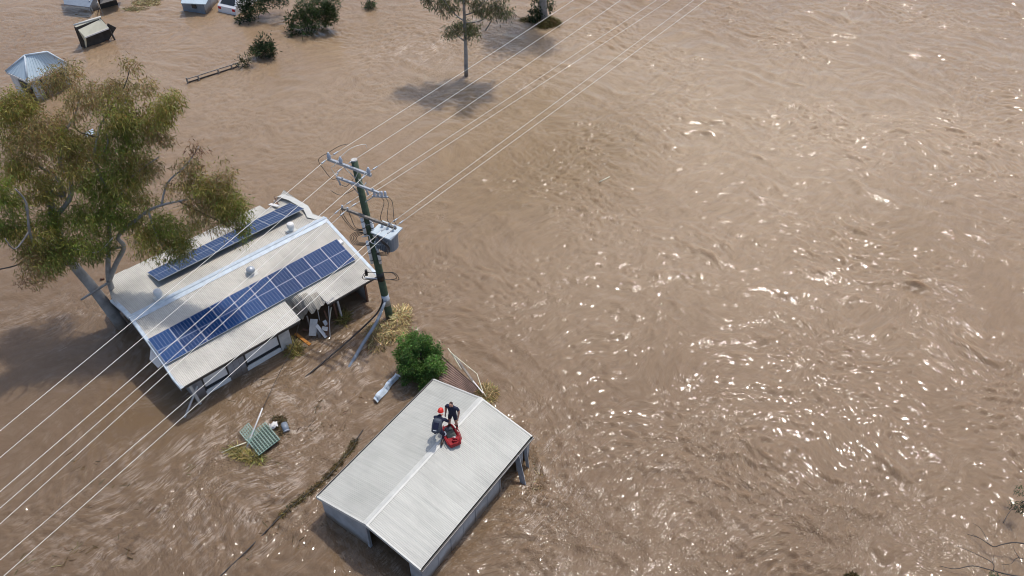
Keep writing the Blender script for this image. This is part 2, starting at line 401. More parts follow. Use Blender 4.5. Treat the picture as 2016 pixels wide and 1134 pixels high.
    pale = np.clip(px_blobs(X, Y, [(1400, 290, 17, 12, 0, .75), (1150, 120, 14, 10, 0, .4), (1250, 560, 9, 5, 0, .35), (1800, 100, 14, 14, 0, .35), (300, 170, 9, 6, 0, .25), (620, 250, 8, 6, 0, .25)]), 0, 1)  # paler silt bands, with the grazing sky sheen painted into their colour
    # flow-aligned coordinates for the shader
    ca, sa = math.cos(R(47)), math.sin(R(47))
    fl = np.stack([wx * ca + wy * sa, -wx * sa + wy * ca, np.zeros_like(wx)], -1).reshape(-1, 3)
    t = NT('silty_flood_water')
    V = t.coord((1, 1, 1), attr='flow'); Vf = t.coord((0.24, 1.5, 1), attr='flow'); Vs = t.coord((0.62, 1.25, 1), attr='flow'); Vo = t.coord()
    at_ = lambda n: t.n('ShaderNodeAttribute', attribute_name=n).outputs['Fac']
    T, TAN, MUD, FO = at_('turb'), at_('tan'), at_('mud'), at_('foam')
    lo = t.noise(Vo, 0.10, 5, 0.6); md = t.noise(Vs, 1.6, 7, 0.66, 0.25)
    c = t.mix(t.rng(lo, 0.35, 0.66, 0, 1), (0.280, 0.190, 0.116), (0.340, 0.241, 0.152))
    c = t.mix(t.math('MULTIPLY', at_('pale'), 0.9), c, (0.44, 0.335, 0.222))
    c = t.mix(t.math('MULTIPLY', TAN, 0.75), c, (0.268, 0.184, 0.096))
    c = t.mix(t.math('MULTIPLY', MUD, 0.85), c, (0.136, 0.090, 0.055))
    c = t.mix(t.rng(md, 0.40, 0.70, 0, 0.32), c, (0.148, 0.098, 0.058))
    fn = t.noise(Vf, 2.6, 7, 0.68, 0.35); ridge = t.math('SUBTRACT', 1.0, t.math('MULTIPLY', t.math('ABSOLUTE', t.math('SUBTRACT', fn, 0.5)), 16.0))
    fb = t.noise(V, 1.1, 4, 0.6, 0.4)
    fm = t.math('MULTIPLY', t.math('MULTIPLY', t.math('MAXIMUM', ridge, 0.0), t.rng(fb, 0.44, 0.66, 0, 1)), t.math('ADD', FO, 0.13))
    fn2 = t.noise(Vf, 5.5, 5, 0.66, 0.3)
    fm2 = t.math('MULTIPLY', t.rng(fn2, 0.62, 0.74, 0, 0.8), t.math('MULTIPLY', FO, t.rng(fb, 0.4, 0.7, 0, 1)))
    fm = t.math('MINIMUM', t.math('MULTIPLY', t.math('ADD', fm, fm2), 0.52), 0.6)
    c = t.mix(fm, c, (0.60, 0.50, 0.41))
    hb = t.noise(V, 2.4, 2, 0.5, 0.2, 'RIDGED_MULTIFRACTAL'); hs = t.noise(V, 7.6, 1.0, 0.5, 0.3)
    st = t.math('MULTIPLY', t.rng(T, 0.0, 1.2, 0.26, 1.05), t.rng(t.noise(Vo, 0.16, 4, 0.6, 0.4), 0.40, 0.62, 0.42, 1.12))
    n1 = t.bump(hb, 0.022, st); n2 = t.bump(hs, 0.058, st, n1)
    mat = t.set(c, t.rng(fm, 0, 0.6, 0.045, 0.6), 0.0, n2)
    t.p.inputs['IOR'].default_value = 1.33
    t.p.inputs['Subsurface Weight'].default_value = 0.55; t.p.inputs['Subsurface Radius'].default_value = (1.0, 0.75, 0.55); t.p.inputs['Subsurface Scale'].default_value = 0.8
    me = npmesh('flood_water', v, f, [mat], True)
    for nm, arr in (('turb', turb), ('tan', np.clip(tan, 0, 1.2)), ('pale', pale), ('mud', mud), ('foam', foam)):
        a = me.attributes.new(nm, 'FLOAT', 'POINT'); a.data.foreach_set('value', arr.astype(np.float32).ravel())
    a = me.attributes.new('flow', 'FLOAT_VECTOR', 'POINT'); a.data.foreach_set('vector', fl.astype(np.float32).ravel())
    tag(place('flood_water', me), 'brown silty flood water covering the whole ground', 'water', None, 'structure')
make_water()

# ------------------------------------------------------------------ roofs
def corrugated(w, S, pitch, amp, rows=2, thick=0.0, seg=4, fn=None):
    """sheet in the slope's own frame: x across, y from 0 (top) to -S (eave), z up"""
    n = max(1, round(w / pitch)); xs = [i * w / (n * seg) for i in range(n * seg + 1)]
    P = []
    for r in range(rows):
        y = -S * r / (rows - 1); row = []
        for i, x in enumerate(xs):
            p = Vector((x, y, amp * math.cos(2 * math.pi * i / seg)))
            row.append(fn(p) if fn else p)
        P.append(row)
    return MB().grid(P, 0, thick)

class Gable:
    """local frame of a gable building: u along the ridge from -L/2, v across, z up"""
    def __init__(s, L, W, z, h):
        s.L, s.W, s.z, s.h = L, W, z, h
        s.a = math.atan2(h, W / 2); s.S = math.hypot(h, W / 2)
    def slope(s, side, u, lift=0.0):                       # side -1: towards -v, +1: towards +v
        c, n = math.cos(s.a), math.sin(s.a)
        if side < 0: X, Y, Z = Vector((1, 0, 0)), Vector((0, c, n)), Vector((0, -n, c))
        else: X, Y, Z = Vector((-1, 0, 0)), Vector((0, -c, n)), Vector((0, n, c))
        m_ = Matrix((X, Y, Z)).transposed().to_4x4()
        m_.translation = Vector((u - s.L / 2, 0, s.z + s.h)) + Z * lift
        return m_
    def pt(s, u, d, side, lift=0.0):                       # d: distance down the slope
        return s.slope(side, u, lift) @ Vector((0, -d, 0))

# ---- the solar-roofed house
HG = Gable(10.643, 8.897, 1.897, 0.967)
house = thing('house', 'flooded grey house with cream corrugated roof and two rows of blue solar panels', 'house', (-13.617, 29.758, 0), 0.75214)
NS = 14; SW = HG.L / NS
def h_noise(x, y): return math.sin(x * 9.1 + y * 3.3) * 0.5 + math.sin(x * 4.2 - y * 7.7) * 0.5
sheet_me = corrugated(SW + 0.01, HG.S, 0.076, 0.010).mesh('roof_sheet', M['house_roof'], True)
for i in range(NS):
    if i in (8, 9):                                        # torn by the flood: crumpled and hanging at the eave
        u_base = i * SW
        def tear(p, u_base=u_base):
            d = -p.y; u = u_base + p.x; k = max(0.0, min(1.0, (7.62 - u) / 1.5))
            t = max(0.0, d - 2.95 - 0.62 * max(0.0, u - 6.2))
            z = p.z - (0.78 * k + 0.12) * t ** 1.2 + 0.13 * min(1, t * 1.5) * h_noise(u * 2.6, d * 2.4)
            return Vector((p.x + (0.30 if u_base < 6.5 else .05) * k * t + 0.06 * min(1, t) * h_noise(d * 3, u), p.y + 0.20 * k * t, z))
        me = corrugated(SW + 0.01, 4.15 if i == 8 else 4.4, 0.076, 0.010, rows=18, fn=tear).mesh('torn_roof_sheet', [M['house_roof'], M['torn']], True)
        me.polygons.foreach_set('material_index', [1 if p.center.y < -3.05 - .5 * max(0, u_base + p.center.x - 6.3) else 0 for p in me.polygons])
        o = place('roof_sheet', me, house, HG.slope(-1, i * SW)); o['label'] = 'torn crumpled sheet hanging at the eave'
    else: place('roof_sheet', sheet_me, house, HG.slope(-1, i * SW, 0.002 * (i % 2)))
far_len = {0: 3.75, 1: 4.6, 12: 3.75, 13: 4.35}
for i in range(NS):
    Sx = far_len.get(i, HG.S)
    if i == 0:
        def bend(p):
            u = SW - p.x; d = -p.y
            k = max(0, d - 2.4) / 1.3
            return Vector((p.x - max(0.0, 0.35 - u) * 0.8 * k, p.y, p.z - 0.25 * max(0, 0.35 - u) * k))
        me = corrugated(SW + 0.01, 4.55, 0.076, 0.010, rows=8, fn=lambda p: bend(Vector((p.x, p.y * (0.82 + 0.18 * min(1, (SW - p.x) / 0.6)), p.z)))).mesh('bent_roof_sheet', M['house_roof'], True)
    elif i == 13:
        def lift(p):
            d = -p.y; u = SW - p.x
            return Vector((p.x + 0.18 * math.exp(-((d - 0.9) / 0.5) ** 2) * u / SW, p.y, p.z + 0.10 * max(0, d - 1.2) * (u / SW) ** 2))
        me = corrugated(SW + 0.01, Sx, 0.076, 0.010, rows=9, fn=lift).mesh('lifted_roof_sheet', M['house_roof'], True)
    elif Sx != HG.S: me = corrugated(SW + 0.01, Sx, 0.076, 0.010).mesh('short_roof_sheet', M['house_roof'], True)
    else: me = sheet_me
    place('roof_sheet', me, house, HG.slope(1, (i + 1) * SW, 0.002 * (i % 2)))
L2, W2 = HG.L / 2, HG.W / 2
def ridge_cap(G, parent, mat, half, over=0.03, roll=0.03):
    prof = []
    for d, lift, side in ((half, 0.022, -1), (0.05, 0.03, -1), (0.03, 0.03 + roll, -1), (0, 0.04 + roll, -1), (0.03, 0.03 + roll, 1), (0.05, 0.03, 1), (half, 0.022, 1)):
        prof.append((d, lift, side))
    rows = [[G.pt(u, d, sd, lf) for d, lf, sd in prof] for u in (-over, G.L * 0.33, G.L * 0.66, G.L + over)]
    mb = MB().grid([r[::-1] for r in rows], 0); mb.build('ridge_cap', mat, parent)
ridge_cap(HG, house, M['ridge'], 0.27)
def barge(G, parent, mat, u, side, w_in, drop, pts=None, name='barge_flashing'):
    ds = pts or [(0.0, 0, 0), (G.S + 0.02, 0, 0)]           # (distance down slope, shift along u, extra lift)
    sg = 1 if u < 1 else -1
    rows = []
    for d, du, lf in ds:
        a = G.pt(u + du, d, side, 0.02 + lf); b_ = G.pt(u + du + sg * w_in, d, side, 0.024 + lf); c_ = a - Vector((sg * 0.012, 0, drop))
        rows.append([b_, a, c_])
    MB().grid(rows, 0, 0.004).build(name, mat, parent)
barge(HG, house, M['ridge'], -0.03, -1, 0.16, 0.16, [(0, 0, 0), (1.6, 0, 0), (3.0, -0.02, -0.02), (3.9, -0.06, -0.04), (HG.S + .03, -0.02, -0.02)])
barge(HG, house, M['ridge'], -0.05, 1, 0.2, 0.12, [(0, 0, 0), (1.2, 0.0, 0.0), (2.45, -0.05, -0.04)])
barge(HG, house, M['ridge'], HG.L + 0.03, -1, 0.16, 0.16)
barge(HG, house, M['ridge_white'], HG.L, 1, 0.34, 0.10, [(0.15, -0.02, 0.0), (0.85, -0.28, 0.05), (1.3, -0.12, 0.10), (1.75, 0.0, 0.16), (3.2, -0.05, 0.22), (4.2, -0.18, 0.16), (4.36, -0.34, 0.1)])
# eave, walls
e = HG.pt(0, HG.S, -1)
MB().bb((-L2 + .05, -W2 - 0.03, HG.z - 0.14), (-L2 + 6.02, -W2 + 0.02, HG.z - 0.02)).build('gutter', M['gutter'], house)
MB().bb((-L2 + 7.62, -W2 - 0.03, HG.z - 0.12), (L2 - 0.02, -W2 + 0.02, HG.z - 0.02)).build('gutter', M['gutter'], house)
MB().bb((-L2 + .9, W2 - 0.03, HG.z - 0.13), (-L2 + 9.0, W2 + 0.02, HG.z - 0.02)).build('gutter', M['gutter'], house)
def gable_wall(G, u, v0, v1, t=0.1, zb=-1.5):
    zz = lambda v: G.z + G.h * (1 - abs(v) / (G.W / 2)) - 0.06
    a = [(u, v0, zb), (u, v0, zz(v0)), (u, 0, zz(0)), (u, v1, zz(v1)), (u, v1, zb)]
    b_ = [(p[0] + t, p[1], p[2]) for p in a]
    return MB().add(a + b_, [[0, 1, 2, 3, 4], [9, 8, 7, 6, 5], [0, 5, 6, 1], [1, 6, 7, 2], [2, 7, 8, 3], [3, 8, 9, 4]])
gable_wall(HG, -L2 + 0.45, -W2 + .6, W2 - .6).build('end_wall', M['house_wall'], house)
gable_wall(HG, L2 - 0.6, -W2 + .6, W2 - .6).build('end_wall', M['house_wall'], house)
MB().bb((-L2 + .45, W2 - .7, -1.5), (L2 - .5, W2 - .6, HG.z + .05)).build('rear_wall', M['house_wall'], house)
MB().bb((-L2 + 5.75, -1.2, -1.5), (L2 - .7, -1.1, HG.z + .55)).build('interior_shade', M['dark'], house)  # added dark board so the open end looks like a shaded interior
VW = -W2 + 0.6                                             # plane of the front wall
fw = MB()
for a, b_ in ((0.45, 1.02), (2.27, 3.16), (5.0, 5.62)): fw.bb((-L2 + a, VW - 0.02, -1.5), (-L2 + b_, VW + 0.08, HG.z + .06))
for a, b_ in ((1.02, 2.27), (3.16, 5.0)):
    fw.bb((-L2 + a, VW - 0.015, 1.12), (-L2 + b_, VW + 0.08, HG.z + .05)); fw.bb((-L2 + a, VW - 0.015, -1.5), (-L2 + b_, VW + 0.08, 0.05))
fw.build('front_wall', M['house_wall'], house)
for k in range(3):
    MB().bb((-L2 + 2.30 + k * 0.29, VW - 0.045, -1.2), (-L2 + 2.57 + k * 0.29, VW - 0.022, 1.45)).build('wall_board', M['house_wall'], house)
MB().bb((-L2 + 5.02, VW - 0.06, -1.0), (-L2 + 5.6, VW - 0.022, 1.25)).build('door', M['white_dirty'], house)
for a, b_ in ((1.02, 2.27), (3.16, 5.0)):                  # two wide windows under the eave, blinds down behind the upper light
    w = MB().bb((-L2 + a + .06, VW + .03, 0.30), (-L2 + b_ - .06, VW + .05, 1.08)).build('window', M['glass'], house)
    for q in (a, b_ - .06): MB().bb((-L2 + q, VW - .07, 0.30), (-L2 + q + .06, VW + .06, 1.115)).build('jamb', M['gutter'], w)
    MB().add([(-L2 + a + .06, VW - .03, 1.11), (-L2 + b_ - .06, VW - .03, 1.11), (-L2 + b_ - .06, VW - .06, .56), (-L2 + a + .06, VW - .06, .56),
              (-L2 + a + .06, VW + .0, 1.11), (-L2 + b_ - .06, VW + .0, 1.11), (-L2 + b_ - .06, VW - .03, .55), (-L2 + a + .06, VW - .03, .55)],
             [[0, 3, 2, 1], [4, 5, 6, 7], [0, 4, 7, 3], [1, 2, 6, 5], [3, 7, 6, 2]]).build('awning_sash', M['white'], w)
    MB().bb((-L2 + a, VW - .05, 0.02), (-L2 + b_, VW - .0, 0.30)).build('sill', M['white'], w)
# posts under the torn corner and the bent corner flashing
for (u, v, m_, s1, tilt) in ((8.36, -W2 + .5, 'white_dirty', .09, .14), (8.15, -W2 + .55, 'brown_wood', .10, .10), (0.38, -W2 + .35, 'white_dirty', .12, .25), (10.1, -W2 + .6, 'brown_wood', .1, 0)):
    MB().bar((-L2 + u, v, HG.z - .05), (-L2 + u + tilt, v - .05, -1.2), s1, s1).build('post', M[m_], house)
MB().add([(-L2 - .05, -1.9, 2.42), (-L2 - .30, -1.95, 1.9), (-L2 - .22, -2.55, 1.75), (-L2 - .03, -2.9, 2.2), (-L2 - .03, -1.9, 2.40), (-L2 - .28, -1.95, 1.88), (-L2 - .20, -2.55, 1.73), (-L2 - .01, -2.9, 2.18)],
         [[0, 1, 2, 3], [7, 6, 5, 4], [0, 4, 5, 1], [1, 5, 6, 2], [2, 6, 7, 3]]).build('loose_flashing', M['white'], house)
# solar panels
pm = MB().bb((0.0142, 0.0182, 0), (1.0018, 1.6318, 0.034)).mesh('solar_panel', M['pv'])
fm_ = MB()
for lo, hi in (((0.004, 0.006, -.004), (1.012, .018, .037)), ((0.004, 1.632, -.004), (1.012, 1.644, .037)), ((0.004, .0182, -.004), (.014, 1.6318, .037)), ((1.002, .0182, -.004), (1.012, 1.6318, .037))): fm_.bb(lo, hi)
for y in (0.42, 1.2): fm_.bb((1.0125, y, 0.0), (1.0225, y + .05, .042))
frame_me = fm_.mesh('panel_frame', plain('dulled_panel_frame', (0.40, 0.42, 0.45), 0.5, 0.2, 0.1, 5))
leg_me = MB().bb((0.05, .02, -.30), (.09, .06, -.006)).bb((0.9, .02, -.30), (.94, .06, -.006)).mesh('panel_stand', M['alu'])
for i in range(10):
    mt = HG.slope(-1, 0.05 + i * 1.019, 0.10) @ Matrix.Translation((0, -3.19, 0))
    p = place('solar_panel', pm, house, mt); place('panel_frame', frame_me, p)
for i in range(8):
    mt = HG.slope(1, 2.07 + (i + 1) * 1.018, 0.12) @ Matrix.Translation((0, -2.98, 0)) @ Matrix.Rotation(R(7.0), 4, 'X')
    p = place('solar_panel', pm, house, mt); place('panel_frame', frame_me, p)
# roof vents
def vent(u, d, side, r, hh):
    c = HG.pt(u, d, side, 0.0)
    o = MB().lathe(c - Vector((0, 0, .1)), [(r * .8, 0), (r * .8, hh + .02)], 16).build('roof_vent', M['white'], house, True)
    MB().lathe(c, [(r * 1.12, hh - .12), (r * 1.12, hh + .02), (r * .9, hh + .09), (r * .3, hh + .12)], 18).build('vent_cap', M['white'], o)
    MB().box(c + Vector((0, 0.02, 0.03)), (r * 3, r * 3, .02), (Vector((1, 0, 0)), Vector((0, math.cos(HG.a), -side * math.sin(HG.a))), Vector((0, side * math.sin(HG.a), math.cos(HG.a))))).build('vent_base', M['ridge_white'], o)
vent(1.62, .42, 1, .17, .42); vent(8.82, .42, 1, .17, .42)
c = HG.pt(5.72, .9, -1)
o = MB().lathe(c - Vector((0, 0, .05)), [(.13, 0), (.13, .16), (.19, .20), (.22, .28), (.20, .36), (.12, .43), (.03, .46)], 20).build('ventilator_dome', M['galv'], house, True)
MB().box(c + Vector((0, 0, .02)), (.5, .5, .015), (Vector((1, 0, 0)), Vector((0, math.cos(HG.a), math.sin(HG.a))), Vector((0, -math.sin(HG.a), math.cos(HG.a))))).build('vent_base', M['ridge_white'], o)
MB().box(HG.pt(10.30, 1.78, -1, .06), (.2, .28, .12)).build('junction_box', M['white'], house)
# splintered eave timbers at the far torn corner
MB().bar(HG.pt(9.55, 4.15, 1, .0), HG.pt(9.62, 3.2, 1, .16), .18, .05).build('eave_board', M['white'], house)
MB().bar(HG.pt(10.1, 4.6, 1, .05), HG.pt(9.75, 3.5, 1, .1), .06, .06).build('eave_rafter', M['brown_wood'], house)
MB().bar(HG.pt(9.75, 4.1, 1, .0), HG.pt(10.2, 3.9, 1, .2), .07, .05).build('eave_rafter', M['grey_wood'], house)

# ---- the shed with the people
SG = Gable(7.367, 5.312, 1.496, 0.611)
SYAW = 0.963707
shed = thing('shed', 'silvery grey gabled farm shed with people standing on its corrugated roof', 'shed', (-3.399, 19.252, 0), SYAW)
NSS = 10; SWS = SG.L / NSS
s_me = corrugated(SWS + .01, SG.S, 0.073, 0.006).mesh('roof_sheet', M['shed_roof'], True)
for i in range(NSS):
    place('roof_sheet', s_me, shed, SG.slope(-1, i * SWS, 0.002 * (i % 2)))
    place('roof_sheet', s_me, shed, SG.slope(1, (i + 1) * SWS, 0.002 * (i % 2)))
ridge_cap(SG, shed, M['ridge_white'], 0.13, 0.03, 0.012)
for u, sd_ in ((-.03, -1), (-.03, 1), (SG.L + .03, -1), (SG.L + .03, 1)): barge(SG, shed, M['ridge_white'], u, sd_, 0.07, 0.13)
l2, w2 = SG.L / 2, SG.W / 2
for sgn in (-1, 1):
    g = MB()
    y0, y1 = sorted((sgn * (w2 - .02), sgn * (w2 + .10)))
    g.bb((-l2, y0, SG.z - .14), (l2 + .05, y1, SG.z - .125))
    ys_ = sorted((sgn * (w2 + .088), sgn * (w2 + .10))); g.bb((-l2, ys_[0], SG.z - .125), (l2 + .05, ys_[1], SG.z - .045), 1)
    ys_ = sorted((sgn * (w2 - .02), sgn * (w2 - .008))); g.bb((-l2, ys_[0], SG.z - .125), (l2 + .05, ys_[1], SG.z - .03))
    g.build('gutter', [M['gutter'], M['gutter_lip']], shed)
# front gable: left half clad, right half an open bay under the gable sheet
zz = lambda v: SG.z + SG.h * (1 - abs(v) / w2) - .05
gx = -l2 + .10
def clad(pts, name, mat, t=.04):
    a = [Vector((gx, v, z)) for v, z in pts]; n = len(a)
    return MB().add(a + [p + Vector((t, 0, 0)) for p in a], [list(range(n)), list(range(n, 2 * n))[::-1]] + [[i, i + n, (i + 1) % n + n, (i + 1) % n] for i in range(n)]).build(name, mat, shed)
for k in range(3):
    a, b_ = 2.60 - k * .813, 2.60 - (k + 1) * .813 + .006
    clad([(a, -1.5), (b_, -1.5), (b_, zz(b_) - .30 + .02 * k), (a, zz(a) - .0)], 'wall_panel', M['shed_wall'], .03 + .006 * (k % 2))
gx = -l2 + .06
clad([(2.58, zz(2.58) - .13), (0.15, zz(.15) - .36), (-2.58, zz(-2.58) - .22), (-2.58, zz(-2.58)), (0, zz(0)), (2.58, zz(2.58))], 'gable_sheet', M['shed_wall'], .03)
gx = -l2 + .08
clad([(-2.0, -1.5), (-2.6, -1.5), (-2.6, zz(-2.6) - .1), (-2.0, zz(-2.0) - .1)], 'wall_panel', M['shed_wall'])
MB().bb((-l2 + .08, .12, -1.5), (-l2 + .2, .24, zz(.2) - .06)).build('door_post', M['galv'], shed)
# right wall: panels, an open bay, a leaning sheet
k = 0; u = 0.12
for wdt in (.96, .80, .80, .80, .80, .88):
    MB().bb((-l2 + u, -w2 + .06 + .008 * (k % 2), -1.5), (-l2 + u + wdt - .012, -w2 + .10 + .008 * (k % 2), SG.z - .1)).build('wall_panel', M['shed_wall'], shed)
    MB().bb((-l2 + u + wdt - .03, -w2 + .045, -1.5), (-l2 + u + wdt + .01, -w2 + .058, SG.z - .1)).build('wall_batten', M['shed_wall'], shed)
    u += wdt; k += 1
MB().bb((-l2 + 6.36, -w2 + .06, -1.5), (-l2 + 6.84, -w2 + .10, SG.z - .1)).build('wall_panel', M['shed_wall'], shed)
MB().bb((-l2 + 7.0, -w2 + .06, -1.5), (-l2 + 7.32, -w2 + .10, SG.z - .1)).build('wall_panel', M['shed_wall'], shed)
MB().bar((-l2 + 6.30, -w2 + .03, SG.z - .14), (-l2 + 5.98, -w2 - .62, -.25), .30, .03, (1, 0, 0)).build('loose_wall_sheet', M['galv'], shed)
MB().bar((-l2 + 6.93, -w2 + .03, SG.z - .14), (-l2 + 6.80, -w2 - .25, -.25), .16, .03, (1, 0, 0)).build('loose_wall_sheet', M['galv'], shed)
MB().bb((l2 - .14, -w2 + .11, -1.5), (l2 - .10, w2 - .06, SG.z - .05)).build('rear_wall', M['shed_wall'], shed)
MB().bb((-l2 + .12, w2 - .10, -1.5), (l2 - .15, w2 - .06, SG.z - .1)).build('side_wall', M['shed_wall'], shed)
SM = MW[shed.name]
def shed_pt(u, v, extra=0.0):
    return SM @ Vector((u - l2, v, SG.z + SG.h * (1 - abs(v) / w2) + extra))

# ------------------------------------------------------------------ leaves
def leaf_mesh(name, clumps, L, Wd, droop, seed, mat, tuft=10, tr=0.22, hol=0.45, out=0.5, bentw=0.35):
    """clumps: (centre, (rx,ry,rz), number of leaves, colour). Leaves sit in tufts spread through each clump's volume."""
    r = np.random.default_rng(seed); C, D, K = [], [], []
    for c, rad, n, col in clumps:
        nt_ = max(3, n // tuft)
        d = r.standard_normal((nt_, 3)); d /= np.linalg.norm(d, axis=1)[:, None]
        q = (hol + (1 - hol) * r.random(nt_)) ** 0.6 * (0.78 + 0.34 * r.random(nt_))
        tc = np.asarray(c)[None] + d * q[:, None] * np.asarray(rad)[None]
        idx = r.integers(0, nt_, n)
        p = tc[idx] + r.standard_normal((n, 3)) * tr * np.array([1, 1, .8])
        dirn = r.standard_normal((n, 3)) * 0.75 + d[idx] * out + np.array([0, 0, -droop])
        dirn /= np.linalg.norm(dirn, axis=1)[:, None]
        tv = (0.72 + 0.56 * r.random(nt_))[idx] * (0.75 + 0.5 * r.random(n))
        cc = np.asarray(col)[None] * tv[:, None] * (1 + 0.12 * r.standard_normal((n, 3)))
        C.append(p); D.append(dirn); K.append(np.clip(cc, 0.004, 0.9))
    C, D, K = map(np.concatenate, (C, D, K)); n = len(C)
    side = np.cross(D, r.standard_normal((n, 3))); side /= np.linalg.norm(side, axis=1)[:, None]
    ll = L * (0.6 + 0.8 * r.random(n))[:, None]; ww = Wd * (0.7 + 0.6 * r.random(n))[:, None]
    sag = np.array([0, 0, -1.0]) * ll * bentw * r.random((n, 1))
    v = np.stack([C, C + D * ll * .45 + side * ww * .5, C + D * ll + sag, C + D * ll * .45 - side * ww * .5], 1).reshape(-1, 3)
    f = np.arange(n * 4).reshape(-1, 4)
    me = npmesh(name, v, f, [mat])
    a = me.attributes.new('tint', 'FLOAT_COLOR', 'POINT')
    a.data.foreach_set('color', np.repeat(np.concatenate([K, np.ones((n, 1))], 1), 4, 0).astype(np.float32).ravel())
    return me
def add_leaves(name, parent, clumps, *a, **k):
    me = leaf_mesh(name, clumps, *a, **k)
    inv = MW[parent.name].inverted()
    me.transform(inv)
    return place(name, me, parent)

# ------------------------------------------------------------------ the big gum by the house
GB = at(240, 642)
gum = thing('gum_tree', 'tall spreading eucalyptus with smooth grey trunk and drooping olive leaves beside the solar house', 'tree', GB)
GY = GB.y
def gp(px, py, dy=0.0): return aty(px, py, GY + dy)
tr = smoothpath([GB - Vector((-.1, 0, 1.0)), GB, gp(207, 598, .1), gp(176, 558, .2), gp(144, 520, .2), gp(122, 478, .3), gp(106, 430, .5), gp(96, 375, .8)], 5)
tb = MB(); N = len(tr); tb.tube(tr, [0.31 - 0.17 * i / (N - 1) for i in range(N)], 12)
tb.build('trunk', M['bark'], gum, True, True)
limbs = [  # (points in photo pixels with depth offset, start radius, end radius)
    ([(232, 612, .35), (224, 580, .5), (215, 552, .5), (213, 522, .5), (214, 480, .6), (216, 430, .8)], .17, .09),
    ([(215, 552, .5), (228, 520, .4), (244, 486, .3), (232, 466, .2), (262, 438, .2), (292, 415, .1), (318, 404, 0), (352, 396, 0), (395, 388, .2)], .13, .03),
    ([(244, 486, .3), (210, 492, .6), (192, 494, .9), (150, 484, 1.2)], .05, .02),
    ([(216, 430, .8), (212, 380, 1.0), (188, 320, 1.4), (192, 270, 1.8), (205, 235, 2.2), (250, 200, 2.6)], .09, .025),
    ([(188, 320, 1.4), (212, 285, 1.4), (206, 250, 1.5)], .05, .02),
    ([(96, 375, .8), (126, 385, .6), (112, 350, 1.0), (80, 330, 1.4), (40, 300, 2.0)], .11, .03),
    ([(106, 430, .5), (135, 395, .4), (140, 360, .6), (118, 320, 1.2), (128, 262, 2.2), (148, 225, 3.0), (160, 180, 3.6)], .12, .03),
    ([(144, 520, .2), (110, 518, -.4), (75, 495, -.8), (58, 455, -1.0), (52, 400, -1.0), (30, 372, -1.2)], .10, .03),
    ([(58, 455, -1.0), (30, 490, -1.6), (10, 470, -2.0)], .05, .02),
    ([(122, 478, .3), (80, 470, 0), (60, 440, .3), (46, 400, .8), (20, 380, 1.2)], .08, .02),
    ([(292, 415, .1), (300, 440, -.2), (312, 470, -.4), (330, 500, -.5)], .05, .015),
    ([(318, 404, 0), (330, 360, .6), (362, 330, .8), (378, 310, 1.0), (392, 288, 1.2)], .05, .012),
    ([(352, 396, 0), (400, 420, -.2), (440, 440, -.4), (470, 455, -.5)], .04, .012),
    ([(192, 270, 1.8), (150, 255, 2.2), (145, 215, 2.8)], .04, .015),
    ([(205, 235, 2.2), (245, 170, 3.0), (256, 130, 3.4)], .035, .012),
    ([(216, 430, .8), (250, 360, .9), (282, 330, 1.0), (312, 310, 1.2)], .06, .015),
    ([(160, 590, -.1), (185, 574, -.05), (214, 556, .35)], .05, .07),
    ([(0, 530, -1.5), (30, 523, -1.3), (60, 510, -.9)], .03, .03)]
for pts, r0, r1 in limbs:
    P = smoothpath([gp(*q) for q in pts], 4); n = len(P)
    MB().tube(P, [r0 + (r1 - r0) * i / (n - 1) for i in range(n)], 7).build('limb', M['bark'] if r0 > .045 else M['bark_dark'], gum, True, True)
MB().tube(smoothpath([gp(140, 488, -.6), gp(165, 493, -.8), gp(193, 496, -.8), (gp(222, 468, -.6))], 4), .02, 6).build('limb', M['white_dirty'], gum, True, True)
BR, OL, GR, DK, RB = (0.33, 0.255, 0.105), (0.30, 0.27, 0.072), (0.225, 0.255, 0.052), (0.165, 0.185, 0.045), (0.19, 0.10, 0.05)
